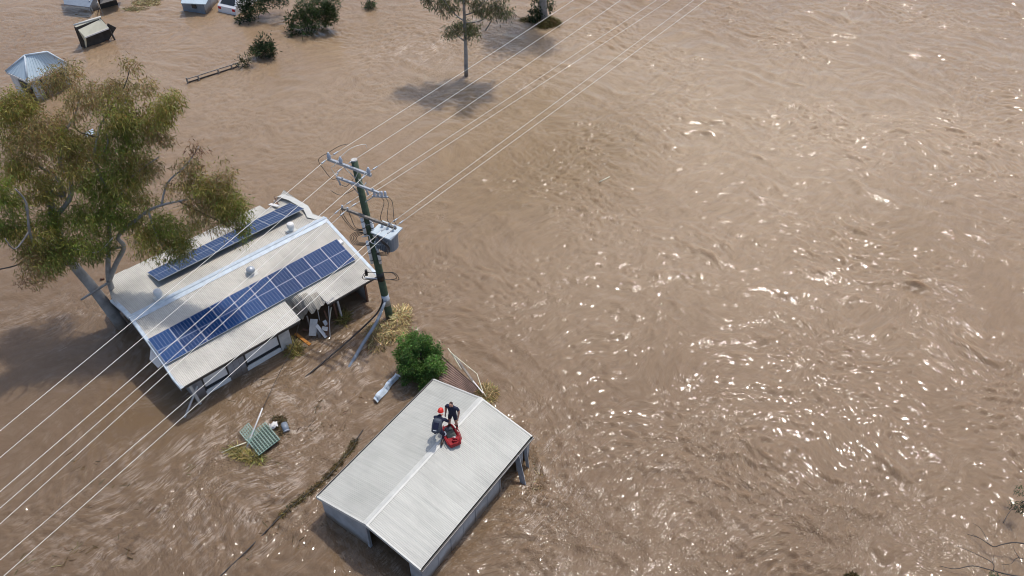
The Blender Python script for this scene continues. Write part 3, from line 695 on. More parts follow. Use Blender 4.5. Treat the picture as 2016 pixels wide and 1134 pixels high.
gcl = [  # px, py, half width, half height (px), depth offset, colour, density
    (50, 205, 50, 28, 3.0, OL, 1), (135, 160, 42, 22, 4.0, BR, .7), (180, 190, 48, 30, 3.0, BR, .8), (256, 132, 22, 16, 3.4, BR, .45), (235, 182, 40, 18, 3.0, BR, .8), (282, 178, 26, 14, 2.6, BR, .6),
    (345, 212, 28, 22, 1.8, OL, 1), (305, 228, 45, 22, 2.0, OL, 1), (250, 225, 48, 24, 2.0, OL, 1), (95, 175, 40, 22, 4.0, BR, .45), (100, 235, 55, 26, 2.6, BR, .7), (30, 255, 40, 36, 2.2, OL, 1),
    (30, 200, 35, 22, 3.2, BR, .8), (70, 285, 50, 30, 1.8, BR, .9), (130, 290, 42, 32, 1.6, OL, 1), (150, 318, 50, 22, 1.4, BR, .9), (245, 280, 42, 36, 1.6, GR, 1), (292, 262, 30, 18, 1.8, BR, .8), (270, 315, 30, 18, 1.4, OL, .7), (232, 245, 36, 20, 1.9, DK, .8),
    (25, 330, 34, 30, 1.2, OL, 1), (80, 340, 40, 20, 1.2, OL, .7), (175, 365, 42, 26, .8, GR, 1), (225, 345, 40, 28, .9, GR, .9), (265, 365, 42, 28, .8, OL, 1), (300, 345, 28, 18, .9, BR, .7), (105, 372, 34, 24, .8, OL, 1), (215, 398, 58, 26, .5, GR, 1),
    (20, 400, 24, 44, -.6, GR, 1.1), (12, 460, 16, 34, -1.0, GR, 1), (45, 445, 24, 18, -.5, DK, .7), (108, 425, 34, 28, .2, GR, 1), (160, 430, 44, 24, .1, GR, .9), (190, 462, 50, 22, -.3, GR, 1), (92, 465, 40, 20, -.4, OL, .9), (130, 488, 60, 22, -.6, DK, 1.1), (205, 492, 28, 16, -.4, DK, .8),
    (60, 510, 32, 24, -1.0, BR, .8), (112, 510, 34, 20, -.8, OL, .9), (85, 535, 40, 18, -1.2, BR, .55), (60, 556, 30, 14, -1.3, RB, .22), (40, 470, 22, 30, -1.0, OL, .7), (185, 505, 24, 10, -.5, DK, .7),
    (285, 458, 38, 22, -.2, OL, 1), (335, 455, 36, 26, -.3, GR, 1), (306, 478, 46, 20, -.5, OL, .9), (336, 500, 36, 14, -.7, DK, .8), (358, 488, 18, 22, -.6, OL, .9), 
    (365, 352, 24, 22, .6, BR, .6), (398, 372, 34, 26, .4, OL, 1), (430, 360, 28, 26, .3, BR, .9), (448, 395, 34, 30, .1, OL, 1.05), (410, 408, 40, 24, .1, BR, 1), (465, 425, 24, 30, 0, GR, 1), (478, 462, 14, 24, -.2, GR, .9), (436, 440, 40, 16, -.2, BR, .7), (388, 440, 26, 16, -.1, OL, .6),
    (386, 294, 16, 12, 1.1, RB, .4), (372, 330, 26, 12, .9, BR, .4), (395, 330, 18, 10, .8, BR, .4), (440, 322, 8, 6, .5, BR, .3), (345, 375, 22, 12, .3, BR, .5), (285, 398, 26, 14, .3, OL, .7), (238, 432, 28, 20, .3, GR, .9), (70, 395, 26, 16, .4, OL, .6), (200, 300, 36, 22, 1.5, OL, .9), (320, 285, 24, 12, 1.3, BR, .5), (155, 345, 40, 22, 1.0, OL, .8), (315, 240, 22, 12, 2.0, OL, .6)]
cl = []
for px, py, hw, hh, dy, col, den in gcl:
    c0 = gp(px, py, dy); sc = FPX / (c0 - EYE).dot(FWD)
    rx, rz = hw / sc, hh / sc / 0.78
    n = int(den * 2200 * rx * rz / 0.75)
    # built from several sprays so that the outline breaks up
    for q in range(4):
        o_ = Vector((random.uniform(-.5, .5) * rx, random.uniform(-.4, .4) * rx, random.uniform(-.5, .5) * rz))
        cl.append((c0 + o_ + Vector((0, 0, .12)), (rx * .84, rx * .84, rz * .80), n // 4 + 6, col))
add_leaves('crown', gum, cl, 0.20, 0.034, 0.75, 21, M['leaf'], tuft=13, tr=0.14, hol=.25)

# ------------------------------------------------------------------ other trees and shrubs
tB = at(918, 150)
t2 = thing('young_gum_tree', 'slender young eucalyptus standing in the water at the top, bare trunk in view', 'tree', tB)
def tp(px, py, dy=0.0): return aty(px, py, tB.y + dy)
P = smoothpath([tB - Vector((0, 0, 1)), tB, tp(917, 100), tp(915, 50), tp(913, 5), tp(910, -60), tp(914, -130)], 4); n = len(P)
MB().tube(P, [.17 - .12 * i / (n - 1) for i in range(n)], 9).build('trunk', M['bark'], t2, True, True)
for pts in ([(915, 42, 0), (898, 30, 0), (880, 10, 0), (866, -20, 0), (850, -50, .3)], [(914, 30, 0), (935, 22, -.2), (955, 0, -.4), (975, -30, -.5)], [(916, 82, 0), (903, 72, -.2), (890, 62, -.3)],
            [(916, 80, 0), (930, 68, .2), (942, 60, .3)], [(915, 45, 0), (948, 40, .5), (965, 20, .6), (985, -10, .6)], [(956, 60, .5), (970, 36, .5), (985, 5, .6)], [(912, -40, 0), (880, -80, .5), (850, -110, .6)], [(912, -50, 0), (950, -90, -.4), (990, -110, -.6)]):
    Q = smoothpath([tp(*q) for q in pts], 3); n = len(Q)
    MB().tube(Q, [.055 - .04 * i / (n - 1) for i in range(n)], 5).build('limb', M['bark'], t2, True, True)
cl = []
for px, py, hw, hh, dy, den in ((890, 62, 20, 13, -.2, .8), (935, 62, 20, 16, .2, .8), (912, 55, 24, 14, 0, .6), (868, 8, 24, 14, 0, 1), (892, 16, 14, 8, 0, .5), (948, 10, 18, 14, -.4, 1), (985, 14, 26, 16, .3, 1), (960, 25, 14, 9, .2, .6), (1000, 30, 12, 8, .5, .6),
                               (915, -10, 30, 18, 0, .6), (860, -40, 34, 24, .4, 1), (910, -70, 36, 26, 0, 1), (970, -50, 36, 26, -.3, 1), (1000, -20, 24, 18, .4, .9), (860, -100, 34, 24, .5, 1), (930, -130, 40, 26, 0, 1), (990, -110, 36, 24, -.4, 1), (838, -5, 14, 10, .2, .5), (1015, -60, 26, 20, .3, .9)):
    c0 = tp(px, py, dy); sc = FPX / (c0 - EYE).dot(FWD); rx, rz = hw / sc, hh / sc / .8
    for q in range(3):
        o_ = Vector((random.uniform(-.5, .5) * rx, random.uniform(-.6, .6) * rx, random.uniform(-.5, .5) * rz))
        cl.append((c0 + o_, (rx * .62, rx * .75, rz * .6), int(den * 420 * rx * rz) + 14, (0.16, 0.17, 0.085)))
add_leaves('crown', t2, cl, 0.26, 0.05, 0.7, 22, M['leaf'], tuft=9, tr=.16)

sB = at(1071, 42)
t3 = thing('ivy_clad_tree', 'thick grey tree trunk wrapped in dark creeper at the top edge', 'tree', sB)
def sp_(px, py, dy=0.0): return aty(px, py, sB.y + dy)
P = [sB - Vector((0, 0, 1)), sB, sp_(1069, 5), sp_(1066, -60), sp_(1062, -140), sp_(1066, -200)]
MB().tube(smoothpath(P, 3), [.36, .35, .34, .33, .32, .31, .30, .28, .26, .24, .22, .20, .18, .16, .14, .12][:16], 10).build('trunk', M['bark'], t3, True, True)
cl = [(sp_(1052, 30, -.2), (.45, .5, .6), 500, (.035, .05, .018)), (sp_(1058, 12, 0), (.35, .4, .7), 320, (.04, .06, .02)), (sp_(1083, 10, 0), (.3, .4, .7), 200, (.05, .065, .025))]
add_leaves('creeper', t3, cl, .16, .09, .5, 23, M['leaf'], tuft=10, tr=.15)
cl = []
for px, py, hw, hh, dy in ((1040, -120, 50, 26, .5), (1100, -130, 50, 26, -.5), (1066, -190, 60, 30, 0), (1020, -180, 40, 26, 1), (1120, -200, 40, 26, 0), (1060, -90, 36, 16, -1.2), (1010, -75, 26, 14, -1.5)):
    c0 = sp_(px, py, dy); sc = FPX / (c0 - EYE).dot(FWD); rx, rz = hw / sc, hh / sc / .8
    for q in range(4):
        o_ = Vector((random.uniform(-.6, .6) * rx, random.uniform(-.8, .8) * rx, random.uniform(-.5, .5) * rz))
        cl.append((c0 + o_, (rx * .6, rx * .8, rz * .7), int(200 * rx * rz) + 10, (0.06, 0.075, 0.03)))
add_leaves('crown', t3, cl, .3, .07, .6, 24, M['leaf'], tuft=9, tr=.2)

# round green bush by the shed
bc = at(829, 709, 1.15); bb_ = Vector((bc.x, bc.y, 0))
bush = thing('round_bush', 'dense round bright green bush against the back corner of the silver shed', 'bush', bb_)
MB().tube([bb_ - Vector((0, 0, 1)), bb_ + Vector((.05, 0, .6)), bb_ + Vector((0, .1, 1.6))], [.12, .1, .04], 8).build('trunk', M['bark_dark'], bush, True, True)
cl = []
r_ = np.random.default_rng(5)
for q in range(54):
    d = r_.standard_normal(3); d /= np.linalg.norm(d); d *= np.array([1.0, 1.0, 1.05]) * r_.uniform(.40, 1.18)
    g = r_.uniform(.75, 1.35)
    cl.append((bc + Vector(d * np.array([1.02, 1.0, 1.0])), (.27, .27, .26), 430, (0.13 * g, 0.235 * g, 0.055 * g)))
cl += [(bc + Vector((-.08, .1, 1.12)), (.22, .22, .3), 420, (.12, .22, .055)), (bc + Vector((-.5, -.3, .75)), (.22, .22, .25), 320, (.12, .22, .055)), (bc + Vector((.75, .2, .55)), (.2, .2, .25), 300, (.10, .2, .05))]
add_leaves('foliage', bush, cl, .125, .05, -.25, 25, M['leaf'], tuft=16, tr=.075, hol=.6, out=.8)

SH = 'oleander shrubs standing in the flood at the top'
def shrub(name, label, px, py, blobs, col, seed, L=.30, Wd=.055, up=-.5, group=SH):
    b = at(px, py); o = thing(name, label, 'shrub', b, 0, group); cl = []
    for bx, by, dz, hw, hh, den in blobs:
        c0 = aty(bx, by, b.y + dz); sc = FPX / (c0 - EYE).dot(FWD); rx, rz = hw / sc, hh / sc / .75
        for q in range(3):
            o_ = Vector((random.uniform(-.5, .5) * rx, random.uniform(-.5, .5) * rx, random.uniform(-.4, .4) * rz))
            g = random.uniform(.7, 1.35)
            cl.append((c0 + o_, (rx * .65, rx * .65, rz * .65), int(den * 330 * rx * max(rz, .3)) + 12, tuple(k * g for k in col)))
    add_leaves('foliage', o, cl, L, Wd, up, seed, M['leaf'], tuft=12, tr=.11, hol=.5, out=.7)
    st = MB()
    for k in range(4): st.tube([b + Vector((random.uniform(-.3, .3), random.uniform(-.2, .2), -.8)), b + Vector((random.uniform(-.5, .5), random.uniform(-.3, .3), .9))], [.03, .015], 5)
    st.build('stems', M['bark_dark'], o, True, True)
DG = (0.026, 0.052, 0.018)
shrub('shrub', 'small dark green clump of upright blades at the fence end', 517, 112, [(520, 92, 0, 20, 20, 1.1), (508, 98, 0, 12, 16, .8), (532, 96, 0, 10, 16, .8)], DG, 31)
shrub('shrub', 'low sprig of reed leaves at the end of the rail fence', 482, 130, [(480, 122, 0, 11, 7, .8), (497, 108, 0, 12, 4, .6)], (0.04, 0.055, 0.02), 32)
shrub('shrub', 'long dark green hedge clump above the middle of the top edge', 610, 65, [(575, 68, 0, 16, 14, .9), (600, 52, 0, 26, 18, 1), (630, 36, .3, 28, 18, 1), (655, 26, .5, 18, 20, 1), (600, 22, 1.0, 30, 20, 1), (640, 5, 1.2, 30, 16, 1), (570, 40, .6, 16, 16, .5)], (0.036, 0.062, 0.018), 33)
shrub('shrub', 'dark green hedge clump beside the white car', 490, 42, [(490, 30, 0, 16, 14, 1), (480, 8, .3, 20, 18, 1), (520, 6, .8, 34, 14, 1), (545, 0, 1.0, 30, 12, 1), (475, 40, -.2, 9, 8, .8)], DG, 34)
shrub('shrub', 'smallest green sprig poking out of open water near the hedge', 725, 16, [(728, 8, 0, 12, 8, .8), (722, 16, 0, 7, 4, .5)], (0.05, 0.075, 0.03), 35)

# ------------------------------------------------------------------ straw and flotsam
def straw(name, label, spots, seed, col=(0.40, 0.30, 0.13), L=.5, Wd=.022, flat=.35, along=None, aw=1.2):
    r = np.random.default_rng(seed); C, D, K = [], [], []
    for px, py, rx, ry, hz, n, sh in spots:
        g = at(px, py); q = r.random(n) ** .6; th = r.random(n) * 2 * math.pi
        p = np.stack([g.x + rx * q * np.cos(th), g.y + ry * q * np.sin(th), np.maximum(.0, hz * (1 - q ** 2) * r.random(n)) + .015], 1)
        d = r.standard_normal((n, 3)) * np.array([1, 1, flat])
        if along: d += np.array([*along, 0]) * aw * r.choice([-1, 1], n)[:, None]
        C.append(p); D.append(d); K.append(np.array(col)[None] * sh * (.45 + .9 * r.random((n, 1))) * (1 + .1 * r.standard_normal((n, 3))))
    C, D, K = map(np.concatenate, (C, D, K)); n = len(C); D /= np.linalg.norm(D, axis=1)[:, None]
    side = np.cross(D, r.standard_normal((n, 3))); side /= np.linalg.norm(side, axis=1)[:, None]
    ll = L * (.4 + r.random((n, 1))); w = side * Wd * .5 * (.6 + .8 * r.random((n, 1)))
    v = np.stack([C - D * ll * .5 - w, C - D * ll * .5 + w, C + D * ll * .5 + w, C + D * ll * .5 - w], 1).reshape(-1, 3)
    v[:, 2] = np.maximum(v[:, 2], -.05)
    me = npmesh(name, v, np.arange(n * 4).reshape(-1, 4), [M['straw']])
    a = me.attributes.new('tint', 'FLOAT_COLOR', 'POINT')
    a.data.foreach_set('color', np.repeat(np.concatenate([np.clip(K, .01, .8), np.ones((n, 1))], 1), 4, 0).astype(np.float32).ravel())
    return tag(place(name, me), label, 'straw', None, 'stuff')
straw('straw_debris', 'pale straw heaped round the foot of the power pole', [(788, 630, .42, .62, .42, 1100, 1.15), (772, 652, .5, .42, .22, 800, 1.2), (752, 655, .65, .5, .08, 800, .85), (743, 676, .45, .35, .04, 320, .7), (790, 655, .25, .4, .1, 260, 1.0)], 41, col=(.50, .385, .185), along=(.15, -1.0), aw=1.6, L=.85, Wd=.028, flat=.25)
straw('straw_debris', 'olive weed drifting below the green lattice', [(500, 902, .40, .18, .06, 300, .9), (482, 896, .55, .2, .05, 240, .8), (465, 888, .4, .18, .03, 110, .7)], 42, col=(.40, .34, .11), along=(-.9, .3), L=.7)
straw('straw_debris', 'weed caught under the torn eave of the solar house', [(580, 688, .4, .45, .05, 260, .8), (676, 628, .3, .45, .15, 260, .8), (568, 678, .4, .4, .05, 150, .6)], 43, col=(.32, .26, .08), along=(.1, .9), aw=1.0, L=.7)
straw('straw_debris', 'straw heap at the back corner of the silver shed', [(963, 778, .34, .55, .22, 600, 1), (952, 768, .3, .3, .2, 240, .8)], 44, col=(.46, .35, .16), along=(.3, -.9), aw=.8)
straw('straw_debris', 'loose weed in the eddy off the right wall of the shed', [(1060, 925, .22, .5, .03, 90, .9), (1066, 950, .22, .4, .03, 80, 1), (1050, 965, .3, .3, .02, 50, .8), (1055, 890, .15, .3, .03, 40, .7)], 45, col=(.40, .31, .17), L=.25)
straw('straw_debris', 'straw washed against the ivy-clad trunk at the top', [(1085, 46, .75, .6, .55, 900, .75), (1070, 52, .5, .4, .3, 400, .6), (1040, 40, .7, .3, .15, 300, .6)], 46, col=(.24, .19, .06), along=(.3, -.9), L=.6)
straw('straw_debris', 'pale straw seen through the gap in the gum crown', [(178, 285, .8, .5, .2, 500, 1.1)], 47, col=(.42, .33, .16), along=(.7, .7))
straw('straw_debris', 'pale grass floating at the top edge by the grey lean-to', [(290, 5, 1.2, .7, .1, 500, 1), (265, 18, 1.0, .4, .05, 200, .8)], 48, col=(.40, .33, .16), along=(.8, .4))

straw('floating_stalks', 'loose stalks and bark drifting on the brown backwater', [(random.uniform(30, 640), random.uniform(900, 1120), .5, .4, .0, 5, random.uniform(.3, 1.1)) for _ in range(26)] + [(random.uniform(430, 740), random.uniform(720, 860), .5, .3, .0, 5, random.uniform(.3, 1.1)) for _ in range(14)], 52, col=(.24, .17, .08), along=(.8, .6), L=.32, Wd=.03, flat=.02)
# sunken wire fence line with straw wrapped on it
LP = [(715, 846), (700, 868), (690, 886), (668, 912), (640, 944), (610, 968), (585, 988), (556, 1012), (520, 1050), (480, 1090), (434, 1134), (400, 1170)]
wl = [at(x, y, .03) for x, y in LP]
o = thing('sunken_fence_wire', 'dark sunken fence wire running diagonally past the left eave of the shed', 'fence wire', wl[5])
MB().tube(smoothpath(wl, 4), .028, 6).build('strand', M['cable'], o, True, True)
MB().tube(smoothpath([q + Vector((.05, .03, .03)) for q in wl[1:9]], 4), .022, 6).build('strand', M['cable'], o, True, True)
sp_spots = []
for i in range(26):
    t = i / 25; q = 1 + t * 6; a, b_ = LP[int(q)], LP[int(q) + 1]; f_ = q - int(q)
    sp_spots.append((a[0] + (b_[0] - a[0]) * f_ - 1, a[1] + (b_[1] - a[1]) * f_ + 2, .06 + .10 * random.random(), .06 + .08 * random.random(), .08, 38, random.uniform(.3, .9)))
straw('straw_debris', 'matted straw strung along the sunken fence wire', sp_spots, 49, col=(.22, .16, .06), along=(.65, .75), L=.32)

# ------------------------------------------------------------------ power pole
PB = at(768, 627); PT_ = Vector((PB.x - .74, PB.y + .66, 9.28))
pole = thing('power_pole', 'tall green timber power pole with crossarms, transformer and white conduits', 'power pole', PB)
def pz(z): return PB + (PT_ - PB) * (z / 9.28)
AX = (PT_ - PB).normalized()
MB().tube([pz(-1.2), pz(0), pz(3), pz(6), pz(9.28)], [.20, .195, .18, .165, .145], 16).build('shaft', M['pole'], pole, True, True)
MB().tube([pz(9.281), pz(9.33)], [.147, .14], 16).build('pole_cap', M['pole_top'], pole, False, True)
MB().tube([pz(.95), pz(1.62)], [.196, .193], 16).build('pole_band', M['galv'], pole, True, True)
MB().tube([pz(2.55), pz(3.05)], [.19, .188], 16).build('cable_wrap', M['black'], pole, True, True)
def project(p):
    d = Vector(p) - EYE; z = d.dot(FWD); return 1008 + FPX * d.dot(RT) / z, 567 - FPX * d.dot(UP) / z
def pole_z_at(py):
    lo, hi = 0.0, 9.28
    for _ in range(40):
        mid = (lo + hi) / 2
        if project(pz(mid))[1] > py: lo = mid
        else: hi = mid
    return lo
def arm(p0, p1, ymid, w, h, mat, name='crossarm'):
    z = pole_z_at(ymid); a, b_ = at(*p0, z), at(*p1, z)
    c0 = pz(z); dr = (b_ - a).normalized(); dr.z = 0
    nrm = Vector((dr.y, -dr.x, 0))
    if nrm.y > 0: nrm = -nrm
    # slide the arm so that it is bolted to the camera side of the shaft
    k = (c0 + nrm * (.17 + w / 2) - a).dot(nrm)
    a, b_ = a + nrm * k, b_ + nrm * k
    MB().bar(a, b_, w, h).build(name, mat, pole, False, True)
    return a, b_, z, dr, nrm
A1 = arm((653, 307), (738, 339), 326, .10, .12, M['galv'])
A2 = arm((675, 341), (757, 371), 358, .09, .10, M['galv'])
A3 = arm((680, 402), (787, 442), 420, .10, .12, M['grey_wood'])
ins = []
def insulator(base, s=1.0):
    o = MB().lathe(base, [(.03, 0), (.09 * s, .05), (.05 * s, .09), (.10 * s, .13), (.05 * s, .17), (.085 * s, .21), (.045 * s, .25), (.05 * s, .30), (.02, .33)], 12).build('insulator', M['porcelain'], pole, True, True)
    return Vector(base) + Vector((0, 0, .3))
def along_arm(A, t, dz=0.06): return A[0] + (A[1] - A[0]) * t + Vector((0, 0, dz))
I1 = [insulator(along_arm(A1, t)) for t in (.035, .31, .95)]
for t in (.12, .5, .85): MB().lathe(along_arm(A2, t, .04), [(.03, 0), (.05, .04), (.02, .10)], 8).build('bolt', M['galv'], pole, True, True)
LV = [along_arm(A3, t, .07) for t in (.02, .12, .88, .985)]
for q in LV: MB().lathe(q - Vector((0, 0, .02)), [(.02, 0), (.05, .03), (.035, .07), (.05, .11), (.02, .13)], 10).build('insulator', M['porcelain'], pole, True, True)
# braces
for A, t0 in ((A1, .34), (A1, .70), (A2, .30), (A3, .30), (A3, .66)):
    MB().bar(along_arm(A, t0, -.06), pz(A[2] - .55) + A[4] * .17, .03, .02).build('brace', M['galv'], pole, False, True)
# drop-out fuses hanging from the second arm, the switch cluster at its right end
def fuse(px, py, z, s=1.0):
    p = at(px, py, z); d = Vector((.10, -.05, -.40)) * s
    MB().tube([p, p + d * .35, p + d * .38, p + d], [.05 * s, .055 * s, .035 * s, .05 * s], 9).build('fuse', M['porcelain'], pole, True, True)
    MB().bar(p + Vector((-.05, 0, .05)), p + Vector((.04, .15, .12)), .04, .05).build('fuse_bracket', M['galv'], pole, False, True)
    return p
F1 = fuse(664, 349, A2[2] - .05, 1.0); F2 = fuse(719, 368, A2[2] - .15, 1.0)
sw = at(750, 384, A2[2] - .45)
for i in range(4):
    b_ = sw + Vector((-.28 + i * .17, -.06 * i, -.05 + .05 * i))
    o = MB().lathe(b_, [(.04, 0), (.07, .03), (.05, .08), (.07, .13), (.05, .18), (.06, .22), (.02, .26)], 10).build('insulator', M['porcelain'], pole, True, True)
MB().bar(sw + Vector((-.40, 0, -.07)), sw + Vector((.34, -.20, .05)), .08, .06).build('switch_bar', M['galv'], pole, False, True)
MB().bar(sw + Vector((-.3, 0, -.06)), pz(A2[2] - 1.0) + Vector((.1, -.1, 0)), .04, .04).build('switch_strut', M['galv'], pole, False, True)
# transformer
tz = pole_z_at(462); tc_ = at(763, 468, tz); dr, nr = A3[3], A3[4]
tank = MB(); prof = []
for k in range(20):
    a = 2 * math.pi * k / 20; cx, sx = math.cos(a), math.sin(a)
    prof.append((math.copysign(abs(cx) ** .8, cx) * .50, math.copysign(abs(sx) ** .8, sx) * .44))
for lo, hi, s0, s1 in ((-.52, .40, .92, 1.0),):
    V = [tc_ + dr * x * s0 + nr * y * s0 + Vector((0, 0, lo)) for x, y in prof] + [tc_ + dr * x * s1 + nr * y * s1 + Vector((0, 0, hi)) for x, y in prof]
    tank.add(V, [[k, (k + 1) % 20, 20 + (k + 1) % 20, 20 + k] for k in range(20)] + [list(range(20))[::-1], list(range(20, 40))])
tko = tank.build('transformer', M['trafo'], pole, False, True)
MB().box(tc_ + Vector((0, 0, .44)), (1.12, .96, .07), (dr, nr, Vector((0, 0, 1)))).build('transformer_lid', M['trafo_lid'], tko, False, True)
for k in range(7): MB().box(tc_ + nr * .47 + dr * (-.30 + .1 * k) + Vector((0, 0, -.12)), (.025, .12, .62), (dr, nr, Vector((0, 0, 1)))).build('cooling_fin', M['trafo'], tko, False, True)
for k in range(3): MB().lathe(tc_ + dr * (-.3 + .3 * k) - nr * .1 + Vector((0, 0, .475)), [(.05, 0), (.07, .05), (.04, .1), (.065, .15), (.03, .24)], 10).build('bushing', M['porcelain'], tko, True, True)
MB().bar(tc_ - dr * .35 - nr * .1, pz(tz - .1), .12, .14).build('mounting_bracket', M['galv'], tko, False, True)
# white conduits strapped to the shaft in two lengths each
RTH = Vector((RT.x, RT.y, 0)).normalized()
for sgn, off in ((-1, .20), (1, .20)):
    for z0, z1 in ((5.35, 6.35), (3.75, 5.05)):
        base = pz(z0) + RTH * sgn * off + Vector((0, -.20, 0)); top = pz(z1) + RTH * sgn * off + Vector((0, -.20, 0))
        cz = MB().tube([base, top], .075, 10).build('conduit', M['pvc'], pole, True, True)
        for q in (.15, .5, .85):
            c0 = base + (top - base) * q; MB().tube([c0 - AX * .02, c0 + AX * .02], .083, 10).build('conduit_strap', M['black'], cz, True, True)
def cable(pts, r=.016, mat='cable', name='cable'): MB().tube(smoothpath(pts, 6), r, 6).build(name, M[mat], pole, True, True)
zc = pole_z_at(450)
for i, (q, dx) in enumerate(((LV[0], -.1), (LV[0], .02), (LV[1], .1))):
    p2 = pz(zc) + Vector((-.2, -.12, .0 + .04 * i))
    cable([q, q + Vector((dx, -.05, -.45)), (q + p2) / 2 + Vector((-.1, -.1, -.55 + .1 * i)), p2 + Vector((-.25, 0, -.02)), p2])
for i in range(5):                                         # coil of cable on the left
    c0 = pz(zc - .5) + Vector((-.52 - .05 * i, -.1, .0)); rr = .26 + .04 * i
    cable([pz(zc - .15) + Vector((-.18, -.14, 0)), c0 + Vector((.1, 0, rr)), c0 + Vector((-rr * .6, 0, rr * .3)), c0 + Vector((-rr * .4, 0, -rr * .8)), c0 + Vector((.15, 0, -rr)), pz(zc - .75 - .03 * i) + Vector((-.15, -.15, 0))], .014)
for i in range(5):                                         # loops in front of the transformer
    c0 = tc_ + nr * .62; rr = .30 + .05 * i
    cable([pz(tz + .35) + Vector((.18, -.1, 0)), c0 + dr * (.1) + Vector((0, 0, rr * .9)), c0 + dr * (.15 + rr * .8) + Vector((0, 0, .1)), c0 + dr * (.1 + rr * .5) + Vector((0, 0, -rr * .9)), c0 - dr * .25 + Vector((0, 0, -.55 - .03 * i)), pz(tz - .75) + Vector((.17, -.14, 0))], .014)
cable([at(712, 467, tz + .1), at(726, 464, tz + .1), pz(tz - .25) + Vector((0, -.25, 0)), at(748, 482, tz - .1), at(762, 478, tz), at(769, 470, tz + .1)], .022, 'pvc')
for i in range(4):                                         # tangle at the lower clamp
    c0 = pz(2.85); s_ = (-1, 1)[i % 2]
    cable([c0 + Vector((s_ * .15, -.15, .3)), c0 + Vector((s_ * (.55 + .05 * i), -.1, .25)), c0 + Vector((s_ * (.75 + .05 * i), -.1, -.05 - .05 * i)), c0 + Vector((s_ * .45, -.12, -.2)), c0 + Vector((s_ * .17, -.16, -.15))], .018)
MB().bar(pz(2.75) + Vector((-.75, -.1, 0)), pz(2.75) + Vector((-.15, -.15, 0)), .05, .05).build('service_bracket', M['galv'], pole, False, True)
MB().box(pz(3.0) + Vector((-.62, -.12, .1)), (.12, .1, .34)).build('fuse_box', M['black'], pole, False, True)
# droppers between the arms
cable([I1[0], I1[0] + Vector((-.45, -.1, -.3)), F1 + Vector((-.5, 0, .35)), F1 + Vector((-.25, 0, -.1)), F1 + Vector((.0, -.05, -.02))], .012)
cable([I1[1], I1[1] + Vector((-.25, -.2, -.3)), F1 + Vector((-.2, 0, .5)), F1], .013, 'wire')
cable([I1[2], I1[2] + Vector((-.35, -.2, -.5)), F2 + Vector((-.2, -.1, .5)), F2], .013, 'wire')
cable([F1 + Vector((.1, 0, -.4)), F1 + Vector((.35, 0, -.5)), F1 + Vector((.7, 0, -.1))], .012)
cable([at(651, 375, 8.2), at(672, 384, 8.0), pz(7.9) + Vector((-.15, -.1, 0))], .012)
cable([I1[0], I1[0] + Vector((.5, .2, .22)), I1[0] + Vector((.85, .4, .2))], .012)
cable([I1[1], I1[1] + Vector((.5, .3, .28)), I1[1] + Vector((1.0, .7, .2)), I1[1] + Vector((1.05, .75, .0))], .012, 'wire')
for i in range(3): cable([sw + Vector((-.2 + .2 * i, -.05, 0)), sw + Vector((.1 + .18 * i, .0, -.35)), LV[2] + Vector((-.35 + .3 * i, 0, .35)), LV[2] + Vector((-.1 + .2 * i, .02, -.02))], .013)

# wires: three high-voltage, four low-voltage, each from beyond the right frame edge through the pole to beyond the left
PL = 'power lines strung from the timber pole'
wires = [
    (I1[0] - Vector((0, 0, .25)), (1122.6, 0), (0, 840), 'pale power line on the left end of the top crossarm'),
    (along_arm(A1, .40, -.02), (1170, 0), (0, 892.6), 'pale power line on the middle of the top crossarm'),
    (I1[2] - Vector((0, 0, .25)), (1216, 0), (0, 959.5), 'pale power line on the right end of the top crossarm'),
    (LV[0], (1287, 0), (0, 993), 'pale power line on the very left tip of the timber crossarm'),
    (LV[1], (1313, 0), (0, 1024), 'pale power line second from the left on the timber crossarm'),
    (LV[2], (1361, 0), (0, 1095), 'pale power line second from the right on the timber crossarm'),
    (LV[3], (1385, 0), (0, 1133), 'pale power line on the very right tip of the timber crossarm')]
for q, pr, pl, lab in wires:
    a = at(*pr, q.z + .1); b_ = at(*pl, q.z + .1)
    a = q + (a - q) * 1.8; b_ = q + (b_ - q) * 1.8
    o = thing('power_line', lab, 'power line', q, 0, PL)
    def span(p, r_):
        pts = []
        for k in range(25):
            t = k / 24; s_ = q + (p - q) * t; s_.z -= .28 * 4 * t * (1 - t) * .5; pts.append(s_)
        MB().tube(pts, r_, 6).build('conductor', M['wire'], o, True, True)
    span(a, .0105); span(b_, .0105)
    for p in (a, b_):
        d = (p - q).normalized(); MB().tube([q + d * .25, q + d * .3, q + d * .5, q + d * .55], [.018, .035, .035, .018], 8).build('strain_clamp', M['galv'], o, True, True)

# stays at the pole's foot
b0 = at(757, 588, 1.3)
o = thing('fallen_cable', 'thick dark cable slanting from the power pole into the water', 'cable', at(597, 745))
MB().tube(smoothpath([pz(1.45) + Vector((-.1, -.12, 0)), at(750, 603, 1.1), at(735, 625, .8), at(690, 667, .35), at(640, 710, .12), at(597, 746, -.04), at(570, 770, -.2)], 5), .042, 8).build('cable_jacket', M['cable'], o, True, True)
o = thing('broken_stay', 'grey blue steel strut leaning from the power pole into the water', 'pole stay', at(693, 712))
pts_ = [pz(1.2) + Vector((-.02, -.22, .12)), at(742, 633, .75), at(716, 674, .3), at(694, 712, -.02), at(685, 727, -.2)]
for i in range(len(pts_) - 1): pass
MB().tube(smoothpath(pts_, 3), [.07, .075, .08, .085, .09, .09, .09, .09, .09, .09, .09, .09, .09], 8).build('strut', M['trafo'], o, True, True)
MB().tube([pz(1.28), pz(1.34)], .205, 16).build('clamp', M['galv'], o, True, True)
o = thing('service_wire', 'thin dark wire drooping from the torn eave towards the white pipe', 'wire', at(560, 720))
